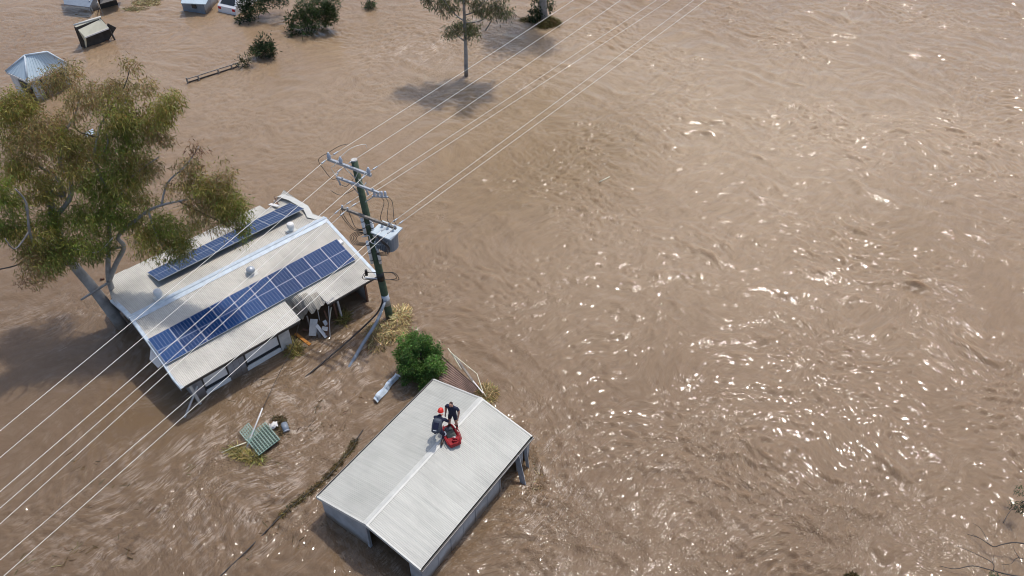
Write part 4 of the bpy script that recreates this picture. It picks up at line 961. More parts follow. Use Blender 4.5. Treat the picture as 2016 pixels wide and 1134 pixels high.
MB().tube(smoothpath([HG and MW[house.name] @ HG.pt(6.05, HG.S, -1), at(577, 680, .9), at(560, 715, .5), at(540, 755, .22), at(517, 805, .05)], 5), .013, 6).build('strand', M['cable'], o, True, True)

# ------------------------------------------------------------------ loose pieces
def pipe(name, label, cat, pts, r, mat):
    q = [at(*p) for p in pts]; o = thing(name, label, cat, q[-1])
    MB().tube(q, r, 8).build('tube', M[mat], o, True, True); return o
pipe('pipe', 'white pipe standing out of the water across the green lattice', 'pipe', [(517, 803, 1.05), (503, 838, .55), (486, 880, .0), (480, 895, -.3)], .035, 'white')
pipe('pipe', 'white pipe leaning off the near corner of the solar house', 'pipe', [(388, 760, 1.0), (377, 790, .5), (364, 821, 0), (360, 830, -.3)], .045, 'white_dirty')
pipe('pipe', 'long pale cane floating left of the green lattice', 'pipe', [(485, 871, .12), (458, 881, .06), (431, 894, .0)], .026, 'straw_cane' if 'straw_cane' in M else 'cream')
pipe('stick', 'short pale stick drifting alone in the open river', 'stick', [(1180, 358, .02), (1200, 348, .05)], .03, 'cream')
def plank(label, p, q, w, h, mat, name='broken_board'):
    a, b_ = at(*p), at(*q); o = thing(name, label, 'board', b_)
    MB().bar(a, b_, w, h, (.3, -.5, .8)).build('board_face', M[mat], o, False, True)
    return o
plank('orange timber floating below the torn eave', (582, 657, .12), (611, 679, .02), .14, .07, 'orange_wood')
plank('pale grey broken board standing upright under the torn eave', (618, 628, .9), (615, 661, .25), .36, .03, 'white_dirty')
plank('long white weatherboard leaning right under the torn eave', (623, 640, .75), (642, 664, .02), .16, .04, 'white')
plank('dark grey board tucked behind the white weatherboard', (622, 640, .6), (630, 664, .02), .14, .04, 'house_wall')
plank('small white offcut under the torn eave', (638, 631, .6), (643, 640, .4), .18, .03, 'white')
plank('red brown bracket at the end of the broken boards', (648, 634, .7), (643, 660, .1), .12, .10, 'brown_wood')
plank('slim brown stud hanging from the torn eave', (638, 611, 1.25), (646, 632, .5), .08, .06, 'brown_wood')
plank('thin pale batten hanging straight down from the torn eave', (647, 601, 1.6), (650, 664, .0), .035, .03, 'white_dirty')
plank('thin pale batten hanging beside the slim brown stud', (625, 608, 1.5), (629, 630, .6), .035, .03, 'white_dirty')

def quadslab(mb, pts, t=.06, mi=0):
    n = len(pts); a = [Vector(p) for p in pts]; d = Vector((0, 0, -t))
    return mb.add(a + [p + d for p in a], [list(range(n)), list(range(n, 2 * n))[::-1]] + [[i, (i + 1) % n + 0, (i + 1) % n + n, i + n][::-1] for i in range(n)], mi)
plank('brown plank half under water nearest the orange timber', (596, 648, .25), (613, 652, .02), .10, .04, 'brown_wood')
plank('splintered grey rafter jutting out of the torn eave opening', (604, 622, 1.2), (611, 645, .25), .07, .06, 'grey_wood')
plank('reddish brown rail crossing behind the white weatherboard', (632, 650, .35), (652, 644, .45), .06, .05, 'brown_wood')
plank('flat white panel scrap lying at the right of the broken boards', (634, 646, .55), (645, 648, .45), .20, .03, 'white_dirty')
plank('thin pale lath at the right end of the torn eave', (652, 605, 1.4), (648, 640, .3), .04, .03, 'cream')
# green lattice screen
o = thing('lattice_screen', 'broken green timber lattice screen snagged in the water', 'lattice', at(515, 862))
ZL = .26
gA, gB, gC, gD = at(523, 830, ZL), at(552.6, 864.6, ZL), at(507.4, 896.4, ZL * .8), at(480, 862, ZL)
ux = (gB - gA); uy = (gD - gA)
def gl(a, b_, dz=0.0): return gA + ux * a + uy * b_ + Vector((0, 0, dz))
nA = 9
for i in range(nA):                                        # slats running down the screen
    b_ = .04 + .92 * i / (nA - 1); st = .0 if i < 6 else .12
    MB().bar(gl(st, b_, .02), gl(1.0, b_, .02), .036, .012).build('slat', M['lattice_edge'], o, False, True)
for i in range(11):
    a_ = .03 + .94 * i / 10
    MB().bar(gl(a_, 0.0, 0), gl(a_, 1.0 if a_ > .2 else .70, 0), .034, .012).build('slat', M['lattice'], o, False, True)
for i in range(6):                                         # smaller panel skewed on the left
    p = at(489 - 3.4 * i, 833 + 3.4 * i, .2 + .01 * i); q = at(507 - 3.4 * i, 857 + 3.2 * i, .12)
    MB().bar(p, q, .04, .012).build('slat', M['lattice_edge'], o, False, True)
for i in range(6):
    p = at(489 + 3.2 * i, 833 + 4.4 * i, .17); q = at(472 + 3.2 * i, 851 + 4.2 * i, .19)
    MB().bar(p, q, .04, .012).build('slat', M['lattice'], o, False, True)
quadslab(MB(), [gl(.06, .06, -.05), gl(.97, .04, -.05), gl(.97, .95, -.05), gl(.30, .95, -.05)][::-1], .03).build('gap_shade_board', M['dark'], o, False, True)  # added dark slab standing in for the shade between the slats
MB().bar(at(497, 901, .06), at(508, 893, .1), .07, .10).build('corner_block', M['bark_dark'], o, False, True)
# white rag and black drum debris at the lattice's upper right
o = thing('plastic_sack', 'torn white plastic sack on the corner of the green lattice', 'sack', at(540, 838))
rr_ = []
for i in range(6):
    rr_.append([at(529 + 3.2 * j + .5 * i, 836 - 1.3 * j + 2.1 * i - (3 if (i + j) % 3 == 0 else 0), .14 + .12 * math.sin(i * 1.7 + j * 1.3) ** 2 + .1 * math.sin(math.pi * i / 5) * math.sin(math.pi * j / 5)) for j in range(6)])
MB().grid(rr_, 0, .01).build('sack_cloth', M['white'], o, True, True)
straw('straw_debris', 'brown leaf litter round the white sack', [(553, 835, .28, .22, .18, 420, .5), (556, 850, .2, .35, .1, 260, .6), (549, 825, .3, .12, .1, 160, .5)], 50, col=(.26, .19, .08), L=.3)
o = thing('drum', 'dark grey drum half sunk right of the green lattice', 'drum', at(562, 845))
dp = at(561, 840, .12); MB().tube([dp + Vector((-.08, .16, .02)), dp + Vector((.10, -.2, -.06))], .15, 14).build('barrel', M['trafo'], o, True, True)
MB().tube([dp + Vector((.09, -.185, -.052)), dp + Vector((.11, -.22, -.068))], .16, 14).build('rim', M['galv'], o, True, True)

# crumpled pale blue sheet
o = thing('metal_sheet', 'crumpled pale blue metal sheet floating between the bush and the pole', 'metal sheet', at(760, 765))
rows = []
for i in range(19):
    t = i / 18; lx, ly = 778 + (733.5 - 778) * t, 735 + (784 - 735) * t; rx_, ry_ = 788 + (744 - 788) * t, 740 + (793 - 740) * t
    wv = .07 * abs(math.sin(t * 9.5)) + .03 * math.sin(t * 31); rows.append([at(lx + 1.5 * math.sin(t * 14), ly, .08 + wv), at((lx + rx_) / 2, (ly + ry_) / 2 - 1, .17 + wv * 1.3), at(rx_ + 1.2 * math.sin(t * 11 + 1), ry_, .06 + wv * .6)])
MB().grid(rows, 0, .006).build('sheet_skin', M['tarp'], o, False, True)

# rusty lean-to roof with pale pipes
o = thing('rusty_lean_to', 'rusty brown corrugated lean-to roof sinking behind the green bush', 'lean-to', at(905, 745))
c_tl, c_bl, c_tr, c_br = at(868, 700, 1.0), at(866, 752, .75), at(905, 724, .75), at(930, 776, .45)
c_tr2, c_br2 = at(896, 700, .95), at(941, 764, .45)
NR = 9; rows = []
for j in range(2):
    row = []
    for i in range(NR * 4 + 1):
        t = i / (NR * 4)
        a = c_tl.lerp(at(864, 748, .75), t); b_ = c_br2.lerp(at(926, 778, .42), t)
        if j == 0: p = a
        else: p = b_
        # upper edge runs along the right-hand barge
        row.append(p + Vector((0, 0, .04 * math.cos(2 * math.pi * i / 4))))
    rows.append(row)
MB().grid(rows, 0).build('rusty_sheet', M['rust'], o, True, True)
MB().bar(at(895, 700, .72), at(941, 764, .42), .10, .05).build('edge_board', M['grey_wood'], o, False, True)
MB().bar(at(931, 750, .62), at(951, 774, .3), .05, .05).build('rafter_end', M['white'], o, False, True)
pipe('pipe', 'pale pole along the upper edge of the rusty lean-to', 'pipe', [(882, 686, 1.0), (894, 703, .85), (908, 727, .7)], .03, 'cream')
o = thing('pale_rope', 'pale rope looping from the bush round the rusty lean-to', 'rope', at(939, 736))
MB().tube([at(886, 693, 1.0), at(914, 716, .8), at(939, 736, .6), at(947, 760, .4), at(951, 772, .3), at(957, 781, .2)], .022, 7).build('strand', M['cream'], o, True, True)

# dark sunken sticks
pipe('stick', 'short dark stick floating just left of the flooded gum trunk', 'stick', [(205, 548, .05), (197, 550, .05)], .06, 'brown_wood')

# ------------------------------------------------------------------ far left buildings
EZ, RZ = 1.75, 2.9
hl, hb, hr = at(12, 141, EZ), at(54, 160, EZ), at(131, 125, EZ)
r1_, r2_ = at(49, 110, RZ), at(93, 103, RZ)
hk = hl + (hr - hb)
hc = (hl + hr) / 2
bh = thing('hip_roof_house', 'small white house with pale blue hipped roof behind the gum crown', 'house', (hc.x, hc.y, 0))
def ribbed(name, a, b_, c_, d_, n):                        # quad a-b (eave) to d-c (ridge) with raised ribs running up it
    rows = [[], []]
    for i in range(n * 3 + 1):
        t = i / (n * 3); up = Vector((0, 0, .05 if i % 3 == 1 else 0.0))
        rows[0].append(a.lerp(b_, t) + up); rows[1].append(d_.lerp(c_, t) + up * (1 if (d_ - c_).length > .3 else 0))
    MB().grid(rows, 0, .03).build(name, M['blue_roof'], bh, False, True)
ribbed('roof_slope', hl, hb, r1_, r1_ + Vector((.01, 0, 0)), 7)
ribbed('roof_slope', hb, hr, r2_, r1_, 12)
ribbed('roof_slope', hr, hk, r2_, r2_ + Vector((.01, 0, 0)), 7)
ribbed('roof_slope', hk, hl, r1_, r2_, 12)
for a, b_ in ((hl, r1_), (hb, r1_), (r1_, r2_), (hr, r2_)): MB().tube([a + Vector((0, 0, .04)), b_ + Vector((0, 0, .04))], .07, 6).build('ridge_cap', M['ridge'], bh, True, True)
for a, b_ in ((hl, hb), (hb, hr), (hr, hk), (hk, hl)): MB().bar(a - Vector((0, 0, .08)), b_ - Vector((0, 0, .08)), .07, .14).build('gutter', M['white'], bh, False, True)
ins_ = lambda p, k=.88: Vector((hc.x + (p.x - hc.x) * k, hc.y + (p.y - hc.y) * k, 0))
cs = [ins_(p) for p in (hl, hb, hr, hk)]
for i in range(4):
    a, b_ = cs[i], cs[(i + 1) % 4]
    if i == 0:
        m1 = a.lerp(b_, .28)
        MB().bar(a + Vector((0, 0, .75)), m1 + Vector((0, 0, .75)), .08, 1.8).build('wall', M['white'], bh, False, True)
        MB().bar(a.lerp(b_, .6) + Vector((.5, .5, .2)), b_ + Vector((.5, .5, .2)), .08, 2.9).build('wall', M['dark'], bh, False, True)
        for t in (0.0, .26): MB().bar(a.lerp(b_, t) + Vector((0, 0, -1)), a.lerp(b_, t) + Vector((0, 0, 1.7)), .16, .16).build('verandah_post', M['white'], bh, False, True)
    else: MB().bar(a + Vector((0, 0, .3)), b_ + Vector((0, 0, .3)), .08, 2.7).build('wall', M['shed_wall'] if i == 1 else M['white'], bh, False, True)
mid_ = cs[1].lerp(cs[2], .72)
dv = (cs[2] - cs[1]).normalized()
w = MB().bar(mid_ - dv * .5 + Vector((.05, -.06, 1.0)), mid_ + dv * .5 + Vector((.05, -.06, 1.0)), .05, .8).build('window', M['glass'], bh, False, True)
MB().bar(mid_ - dv * .56 + Vector((.05, -.06, 1.44)), mid_ + dv * .56 + Vector((.05, -.06, 1.44)), .09, .06).build('frame', M['white'], w, False, True)

# cream shelter
TZ, LZ = 1.75, 1.0
ctl, ctr, cbr, cbl = at(147, 51.5, TZ), at(196.5, 35, TZ), at(214, 54.5, LZ), at(167, 72.5, LZ)
cc_ = (ctl + cbr) / 2
cs_ = thing('open_shelter', 'cream skillion roofed open shelter standing in water near the top left corner', 'shelter', (cc_.x, cc_.y, 0))
quadslab(MB(), [cbl, cbr, ctr, ctl], .05).build('roof_sheet', M['cream'], cs_, False, True)
MB().tube([ctl + Vector((-.08, .06, .05)), ctr + Vector((.08, .06, .05))], .07, 8).build('ridge_pole', M['ridge_white'], cs_, True, True)
MB().bar(cbl - Vector((0, .02, .05)), cbr - Vector((0, .02, .05)), .04, .1).build('fascia', M['white'], cs_, False, True)
for p, q, nm, mt in ((cbl, at(169.5, 94), 'post', 'cream'), (cbr, at(226, 78), 'post', 'gutter'), (ctl, at(162, 92, 0), 'post', 'gutter'), (ctr, at(218, 62), 'post', 'gutter'), (cbr.lerp(ctr, .3), at(224, 72), 'post', 'galv')):
    q = q + (q - p) * .3; MB().bar(p - Vector((0, 0, .05)), q, .09, .09).build(nm, M[mt], cs_, False, True)
MB().add([ctl - Vector((0, 0, .06)), cbl - Vector((0, 0, .06)), at(168, 92, .0), at(158, 80, .1), ctl - Vector((-.05, 0, .06)), cbl - Vector((-.05, 0, .06)), at(168.6, 92, .0), at(158.6, 80, .1)],
         [[0, 1, 2, 3], [7, 6, 5, 4], [0, 3, 7, 4], [1, 5, 6, 2]]).build('side_panel', M['cream'], cs_, False, True)
rz0 = [ctl + Vector((.1, -.1, -.1)), ctr + Vector((-.05, -.1, -.1))]
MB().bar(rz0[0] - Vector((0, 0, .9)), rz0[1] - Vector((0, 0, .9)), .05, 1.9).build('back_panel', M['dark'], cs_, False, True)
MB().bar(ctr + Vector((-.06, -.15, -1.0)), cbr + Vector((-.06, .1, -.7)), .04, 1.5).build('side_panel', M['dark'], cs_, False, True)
wb = thing('notice_board', 'small white board hanging inside the cream shelter', 'board', at(184, 73, .4))
MB().box(at(184, 72, .55), (.32, .04, .42), (Vector((1, .2, 0)).normalized(), Vector((-.2, .9, .4)).normalized(), Vector((0, -.4, .9)).normalized())).build('board_face', M['white'], wb, False, True)
MB().box(at(184, 73, .52) + Vector((0, -.05, 0)), (.24, .02, .05), (Vector((1, .2, 0)).normalized(), Vector((-.2, .9, .4)).normalized(), Vector((0, -.4, .9)).normalized())).build('board_stripe', M['trafo'], wb, False, True)

# grey lean-to on the top edge
g0, g1, g2, g3 = at(128, 12, .5), at(206, 20, .5), at(250, -14, 1.6), at(150, -30, 1.6)
gl_ = thing('grey_lean_to', 'dark grey lean-to with white posts cut by the top edge above the cream shelter', 'lean-to', (at(180, 10).x, at(180, 10).y, 0))
quadslab(MB(), [at(126, 8, .8), at(176, 14, .8), at(196, -30, 1.5), at(120, -34, 1.5)], .06).build('roof_sheet', M['trafo'], gl_, False, True)
quadslab(MB(), [at(197, 8, .9), at(232, -2, .9), at(240, -40, 1.6), at(200, -36, 1.6)], .06).build('roof_sheet', M['gutter'], gl_, False, True)
MB().bar(at(176, 0, 1.1), at(179, 24, -.3), .07, .07).build('post', M['white'], gl_, False, True)
MB().bar(at(192, 4, 1.0), at(196, 20, -.3), .07, .07).build('post', M['white'], gl_, False, True)
MB().bar(at(180, 12, .4), at(194, 8, .4), .06, .8).build('wall', M['shed_wall'], gl_, False, True)
MB().bar(at(196, 10, .3), at(230, 2, .3), .06, .9).build('wall', M['dark'], gl_, False, True)  # dark sheet standing in for the shade of the open bay

# flooded ute tray and white car at the top edge
cb = at(457, 26); dvx = Vector((.92, -.38, 0)); dvy = Vector((.38, .92, 0)); dvz = Vector((0, 0, 1))
car = thing('parked_car', 'white car flooded to its tail lamps beside the dark hedge', 'car', cb, 0)
c0 = cb + dvy * 1.9 - dvx * .3
prof = [(-2.1, .25), (-2.05, .62), (-1.9, .72), (-1.45, 1.12), (.3, 1.18), (1.0, .72), (2.0, .62), (2.15, .2), (2.1, -.6), (-2.1, -.6)]
V = [c0 + dvy * a + dvx * s_ * (.86 - (.14 if z > 1 else 0)) + dvz * (z - .12) for s_ in (-1, 1) for a, z in prof]; n = len(prof)
MB().add(V, [list(range(n))[::-1], list(range(n, 2 * n))] + [[i, (i + 1) % n, n + (i + 1) % n, n + i] for i in range(n)]).build('body', M['car'], car, False, True)
MB().add([c0 + dvy * a + dvx * x + dvz * z for a, z, x in ((-1.88, .64, -.68), (-1.88, .64, .68), (-1.50, .99, .58), (-1.50, .99, -.58))] + [c0 + dvy * (a + .03) + dvx * x + dvz * (z - .03) for a, z, x in ((-1.88, .64, -.68), (-1.88, .64, .68), (-1.50, .99, .58), (-1.50, .99, -.58))], [[0, 1, 2, 3], [7, 6, 5, 4]]).build('rear_window', M['glass'], car, False, True)
for s_ in (-1, 1): MB().box(c0 - dvy * 2.06 + dvx * s_ * .66 + dvz * .36, (.26, .08, .18), (dvx, dvy, dvz)).build('tail_lamp', M['tail'], car, False, True)
bo = thing('blue_grey_shed', 'blue grey sheeted shed end on the top edge beside the white car', 'shed', (at(395, 18).x, at(395, 18).y, 0))
q0 = at(404, 22)
quadslab(MB(), [at(356, 6, 1.0), at(405, 8, .9), at(424, -30, 1.7), at(366, -34, 1.7)], .06).build('roof_sheet', M['blue_roof'], bo, False, True)
MB().bar(at(360, 14, .3), at(403, 20, .3), .06, 1.3).build('wall', M['trafo'], bo, False, True)
MB().bar(at(404, 20, .3), at(428, -4, .3), .06, 1.3).build('wall', M['shed_wall'], bo, False, True)
MB().bar(at(378, 12, .55), at(386, 13, .55), .1, .3).build('window', M['glass'], bo, False, True)

# rail fence
fp = [(370, 164), (392, 158), (431, 145), (457, 136), (470, 132)]
fo = thing('rail_fence', 'low timber rail fence just above the water near the top left', 'fence', at(420, 149))
for i, (x, y) in enumerate(fp):
    b_ = at(x, y); MB().bar(b_ + Vector((0, 0, -1)), b_ + Vector((0, 0, .44 if i == 0 else .36)), .09, .09).build('post', M['grey_wood'], fo, False, True)
a, b_ = at(*fp[0]), at(*fp[-1])
MB().bar(a + Vector((0, 0, .33)), b_ + Vector((0, 0, .33)), .05, .06).build('rail', M['grey_wood'], fo, False, True)
MB().bar(a + Vector((0, 0, .06)), b_ + Vector((0, 0, .06)), .05, .09).build('rail', M['bark_dark'], fo, False, True)
o = thing('metal_sheet', 'pale crumpled metal sheet seen through the gap in the gum crown', 'metal sheet', at(176, 262))
rr_ = [[at(166 + 3.4 * j + .8 * i, 262 - 1.8 * j + 2.4 * i, .12 + .1 * math.sin(i * 2 + j) ** 2) for j in range(6)] for i in range(5)]
MB().grid(rr_, 0, .01).build('sheet_skin', M['tarp'], o, False, True)

# bare branches of a drowned tree, lower right
tw = at(2010, 1120)
o = thing('drowned_tree', 'bare dark twigs of a drowned tree at the lower right corner', 'tree', tw)
for pts, r0 in (([(2040, 1075, .8), (2000, 1068, .7), (1972, 1072, .55), (1955, 1076, .4), (1930, 1060, .25), (1905, 1052, .05)], .03), ([(2050, 1140, .9), (1990, 1132, .8), (1950, 1122, .7), (1915, 1114, .5), (1880, 1120, .25), (1850, 1114, .05)], .03),
                ([(1955, 1076, .4), (1935, 1063, .45), (1915, 1052, .5)], .015), ([(1956, 1122, .7), (1954, 1108, .7), (1920, 1090, .5), (1885, 1075, .3)], .02), ([(2040, 1110, .9), (2005, 1098, .8), (1990, 1110, .7), (1972, 1111, .6)], .018),
                ([(2008, 1100, .85), (1998, 1085, .8), (1995, 1075, .75)], .014), ([(1945, 1065, .4), (1930, 1040, .4), (1915, 1030, .4)], .013), ([(1954, 1108, .7), (1957, 1092, .7)], .012), ([(1975, 1030, .7), (1990, 1005, .8), (2020, 985, 1.0)], .018)):
    P = smoothpath([at(*q) for q in pts], 4); n = len(P)
    MB().tube(P, [r0 * (1 - .6 * i / (n - 1)) for i in range(n)], 6).build('branch', M['bark_dark'], o, True, True)
add_leaves('leaves', o, [(at(2010, 965, .9), (.25, .2, .22), 110, (.07, .10, .05)), (at(2004, 998, .8), (.3, .2, .2), 130, (.055, .08, .04)), (at(1956, 1130, .6), (.12, .1, .1), 50, (.06, .10, .05)), (at(2016, 1000, .9), (.15, .15, .2), 70, (.02, .03, .015))], .12, .035, .3, 61, M['leaf'], tuft=8, tr=.08)
straw('straw_debris', 'brown weed at the bottom edge beside the black capped post', [(1678, 1136, .28, .16, .1, 300, .5)], 51, col=(.22, .15, .05), L=.22)
o = thing('capped_post', 'white post with black cap just showing at the bottom edge', 'post', at(1698, 1145))
pb_ = at(1700, 1146)
MB().tube([pb_ - Vector((0, 0, .6)), pb_ + Vector((0, 0, .32))], .045, 10).build('post_shaft', M['white'], o, True, True)
MB().tube([pb_ + Vector((-.03, 0, .33)), pb_ + Vector((-.03, 0, .42))], .06, 10).build('post_cap', M['black'], o, True, True)

# ------------------------------------------------------------------ people
def body_mesh(name, joints, bones, mats, head, hands):
    """joints: name -> (point, radius); bones: (a, b, material). One skinned surface, then head and fingers joined into it."""
    names = list(joints); idx = {k: i for i, k in enumerate(names)}
    me = bpy.data.meshes.new(name + '_skeleton')
    me.from_pydata([joints[k][0] for k in names], [(idx[a], idx[b_]) for a, b_, _ in bones], [])
    o = bpy.data.objects.new(name + '_skeleton', me); COL.objects.link(o)
    md = o.modifiers.new('skin', 'SKIN'); md.use_smooth_shade = True; md.branch_smoothing = .6
    for k in names:
        sv = me.skin_vertices[0].data[idx[k]]; r_ = joints[k][1]
        sv.radius = r_ if hasattr(r_, '__len__') else (r_, r_); sv.use_root = (k == names[0])
    sb = o.modifiers.new('smooth', 'SUBSURF'); sb.levels = 2; sb.render_levels = 2
    dg = bpy.context.evaluated_depsgraph_get(); ev = o.evaluated_get(dg)
    me2 = bpy.data.meshes.new_from_object(ev); V = [v.co.copy() for v in me2.vertices]; Fc = [list(p.vertices) for p in me2.polygons]
    bpy.data.objects.remove(o); bpy.data.meshes.remove(me)
    mb = MB(); mi = []
    for f in Fc:
        c = sum((V[i] for i in f), Vector()) / len(f); best, bm_ = 1e9, 0
        for a, b_, k in bones:
            A, B = Vector(joints[a][0]), Vector(joints[b_][0]); d = B - A
            t = max(0, min(1, (c - A).dot(d) / d.length_squared)); q = (c - (A + d * t)).length - (np.mean(joints[a][1]) * (1 - t) + np.mean(joints[b_][1]) * t)
            if q < best: best, bm_ = q, k
        mi.append(bm_)
    mb.v = V; mb.f = Fc; mb.m = mi
    # head: egg with brow, nose, chin, ears
    c, fw_, up_, mskin = head; fw_ = Vector(fw_).normalized(); up_ = Vector(up_); up_ = (up_ - fw_ * up_.dot(fw_)).normalized(); rt_ = fw_.cross(up_)
    hp = []; hf = []; nu, nv = 18, 12
    for i in range(nv + 1):
        ph = math.pi * i / nv
        for j in range(nu):
            th = 2 * math.pi * j / nu
            x = math.sin(ph) * math.cos(th); y = math.sin(ph) * math.sin(th); z = math.cos(ph)
            wdt = .076 * (1 - .22 * max(0, -z)); dep = .096
            f_ = x * dep; s_ = y * wdt; h_ = z * .118
            if x > .8 and -.45 < z < .15: f_ += .022 * (x - .8) * 5 * (1 - abs(z + .15) / .35)
            if x > .4 and z < -.7: f_ += .012
            hp.append(Vector(c) + fw_ * f_ + rt_ * s_ + up_ * h_)
    for i in range(nv):
        for j in range(nu): hf.append([i * nu + j, (i + 1) * nu + j, (i + 1) * nu + (j + 1) % nu, i * nu + (j + 1) % nu])
    mb.add(hp, hf, mskin)
    for s_ in (-1, 1):
        mb.lathe(Vector(c) + rt_ * s_ * .078 - up_ * .01, [(.012, -.03), (.02, 0), (.012, .03)], 8, (fw_, rt_, up_), mskin)
        mb.lathe(Vector(c) + rt_ * s_ * .030 + fw_ * .087 + up_ * .012, [(.004, -.004), (.011, 0), (.004, .004)], 8, (rt_, fw_, up_), len(mats) - 1)
    mb.box(Vector(c) + fw_ * .083 - up_ * .062, (.045, .01, .01), (rt_, fw_, up_), len(mats) - 1)
    for wrist, d, side, mh in hands:                       # palm, four fingers, thumb
        w_ = Vector(wrist); d = Vector(d).normalized(); s_ = Vector(side); s_ = (s_ - d * s_.dot(d)).normalized(); nn = d.cross(s_)
        mb.box(w_ + d * .05, (.10, .078, .03), (d, s_, nn), mh)
        for k, ln in enumerate((.068, .076, .071, .055)):
            b0 = w_ + d * .092 + s_ * (.029 - .0195 * k)
            mb.tube([b0, b0 + d * ln * .5 - nn * .006, b0 + d * ln * .85 - nn * .024], [.0095, .009, .007], 6, True, mh)
        b0 = w_ + d * .03 + s_ * .036
        mb.tube([b0, b0 + d * .035 + s_ * .024, b0 + d * .062 + s_ * .026 - nn * .01], [.012, .011, .008], 6, True, mh)
    return mb
def frame_pts(origin, heading):
    f = Vector((math.cos(heading), math.sin(heading), 0)); l = Vector((-f.y, f.x, 0))
    return f, l, (lambda x, y, z: Vector(origin) + f * x + l * y + Vector((0, 0, z)))

# standing man, looking down at the bag
mz = shed_pt(5.48, .03); mz_o = Vector((mz.x, mz.y, mz.z + .03))
man = thing('person', 'man in navy shirt and shorts and brown boots standing on the shed roof looking down', 'person', mz_o)
f, l, P_ = frame_pts(mz_o, R(-112))
J = {'pelvis': (P_(0, 0, .92), (.165, .125)), 'waist': (P_(.02, 0, 1.08), (.185, .15)), 'chest': (P_(.0, 0, 1.28), (.20, .145)), 'neck0': (P_(.01, 0, 1.43), (.085, .075)), 'neck': (P_(.05, 0, 1.50), .058),
     'hipl': (P_(0, .10, .86), .105), 'kneel': (P_(.03, .15, .48), .065), 'ankl': (P_(-.01, .17, .10), .050), 'toel': (P_(.17, .21, .045), .045),
     'hipr': (P_(0, -.10, .86), .105), 'kneer': (P_(.07, -.13, .48), .065), 'ankr': (P_(.07, -.16, .10), .050), 'toer': (P_(.26, -.19, .045), .045),
     'shl': (P_(.0, .20, 1.385), .085), 'elbl': (P_(-.01, .285, 1.12), .056), 'wrl': (P_(.08, .285, .88), .038),
     'shr': (P_(.0, -.20, 1.385), .085), 'elbr': (P_(.0, -.29, 1.12), .056), 'wrr': (P_(.10, -.275, .88), .038),
     'thl': (P_(.015, .125, .66), .094), 'thr': (P_(.035, -.115, .66), .094), 'sll': (P_(-.015, .265, 1.255), .072), 'slr': (P_(-.01, -.27, 1.255), .072),
     'shinl': (P_(.01, .16, .27), .060), 'shinr': (P_(.07, -.145, .27), .060)}
B = [('pelvis', 'waist', 0), ('waist', 'chest', 0), ('chest', 'neck0', 0), ('neck0', 'neck', 1), ('pelvis', 'hipl', 0), ('hipl', 'thl', 0), ('thl', 'kneel', 1), ('kneel', 'shinl', 1), ('shinl', 'ankl', 2), ('ankl', 'toel', 2),
     ('pelvis', 'hipr', 0), ('hipr', 'thr', 0), ('thr', 'kneer', 1), ('kneer', 'shinr', 1), ('shinr', 'ankr', 2), ('ankr', 'toer', 2), ('chest', 'shl', 0), ('shl', 'sll', 0), ('sll', 'elbl', 1), ('elbl', 'wrl', 1), ('chest', 'shr', 0), ('shr', 'slr', 0), ('slr', 'elbr', 1), ('elbr', 'wrr', 1)]
hc_ = P_(.09, 0, 1.605); hf_ = f * .86 + Vector((0, 0, -.5)); hu_ = f * .5 + Vector((0, 0, .86))
body_mesh('man', J, B, [0] * 5, (hc_, hf_, hu_, 1), [(P_(.08, .285, .88), f * .35 + Vector((0, 0, -.9)), f, 1), (P_(.10, -.275, .88), f * .35 + Vector((0, 0, -.9)), f, 1)]).build('body', [M['navy'], M['skin'], M['boot'], M['black']], man, True, True)
def cap_shell(c, fw_, up_, r, lo, back, mat, name, parent, brim=0.0):
    fw_ = Vector(fw_).normalized(); up_ = (Vector(up_) - fw_ * Vector(up_).dot(fw_)).normalized(); rt_ = fw_.cross(up_); rows = []
    for i in range(8):
        ph = lo * i / 7; row = []
        for j in range(21):
            th = 2 * math.pi * j / 20; x = math.sin(ph) * math.cos(th); y = math.sin(ph) * math.sin(th); z = math.cos(ph)
            row.append(Vector(c) - fw_ * back + fw_ * x * r[0] + rt_ * y * r[1] + up_ * z * r[2])
        rows.append(row)
    mb = MB().grid([q[::-1] for q in rows], 0)
    if brim: mb.grid([[p for p in rows[-1]], [p + (p - Vector(c)).normalized() * brim for p in rows[-1]]], 0, .006)
    return mb.build(name, mat, parent, True, True)
cap_shell(hc_, hf_ * 1, hu_, (.088, .081, .114), R(72), .040, M['hair'], 'hair', man)

# rescuer in red helmet, crouched over the bag
rz_ = shed_pt(4.62, .02); ro = Vector((rz_.x, rz_.y, rz_.z + .02))
res = thing('person', 'rescuer in red helmet and grey pack crouching on the shed roof', 'person', ro)
ro = ro + Vector((-.06, .02, 0)); f, l, P_ = frame_pts(ro, R(76))
J = {'pelvis': (P_(.02, .05, .70), (.165, .14)), 'waist': (P_(.13, .05, .84), (.16, .14)), 'chest': (P_(.30, .05, 1.03), (.18, .14)), 'neck0': (P_(.42, .05, 1.14), .085), 'neck': (P_(.48, .05, 1.19), .06),
     'hipl': (P_(.04, .15, .66), .11), 'kneel': (P_(.40, .24, .48), .075), 'ankl': (P_(.22, .26, .10), .058), 'toel': (P_(.40, .28, .045), .048),
     'hipr': (P_(.02, -.06, .64), .11), 'thr': (P_(.12, -.10, .42), .095), 'kneer': (P_(.22, -.14, .12), .08), 'shinr': (P_(.02, -.15, .10), .065), 'ankr': (P_(-.20, -.16, .09), .055), 'toer': (P_(-.26, -.16, .035), .045),
     'shl': (P_(.34, .24, 1.08), .082), 'elbl': (P_(.50, .30, .84), .058), 'wrl': (P_(.66, .12, .80), .038),
     'shr': (P_(.34, -.14, 1.08), .082), 'elbr': (P_(.44, -.28, .82), .058), 'wrr': (P_(.62, -.22, .64), .038)}
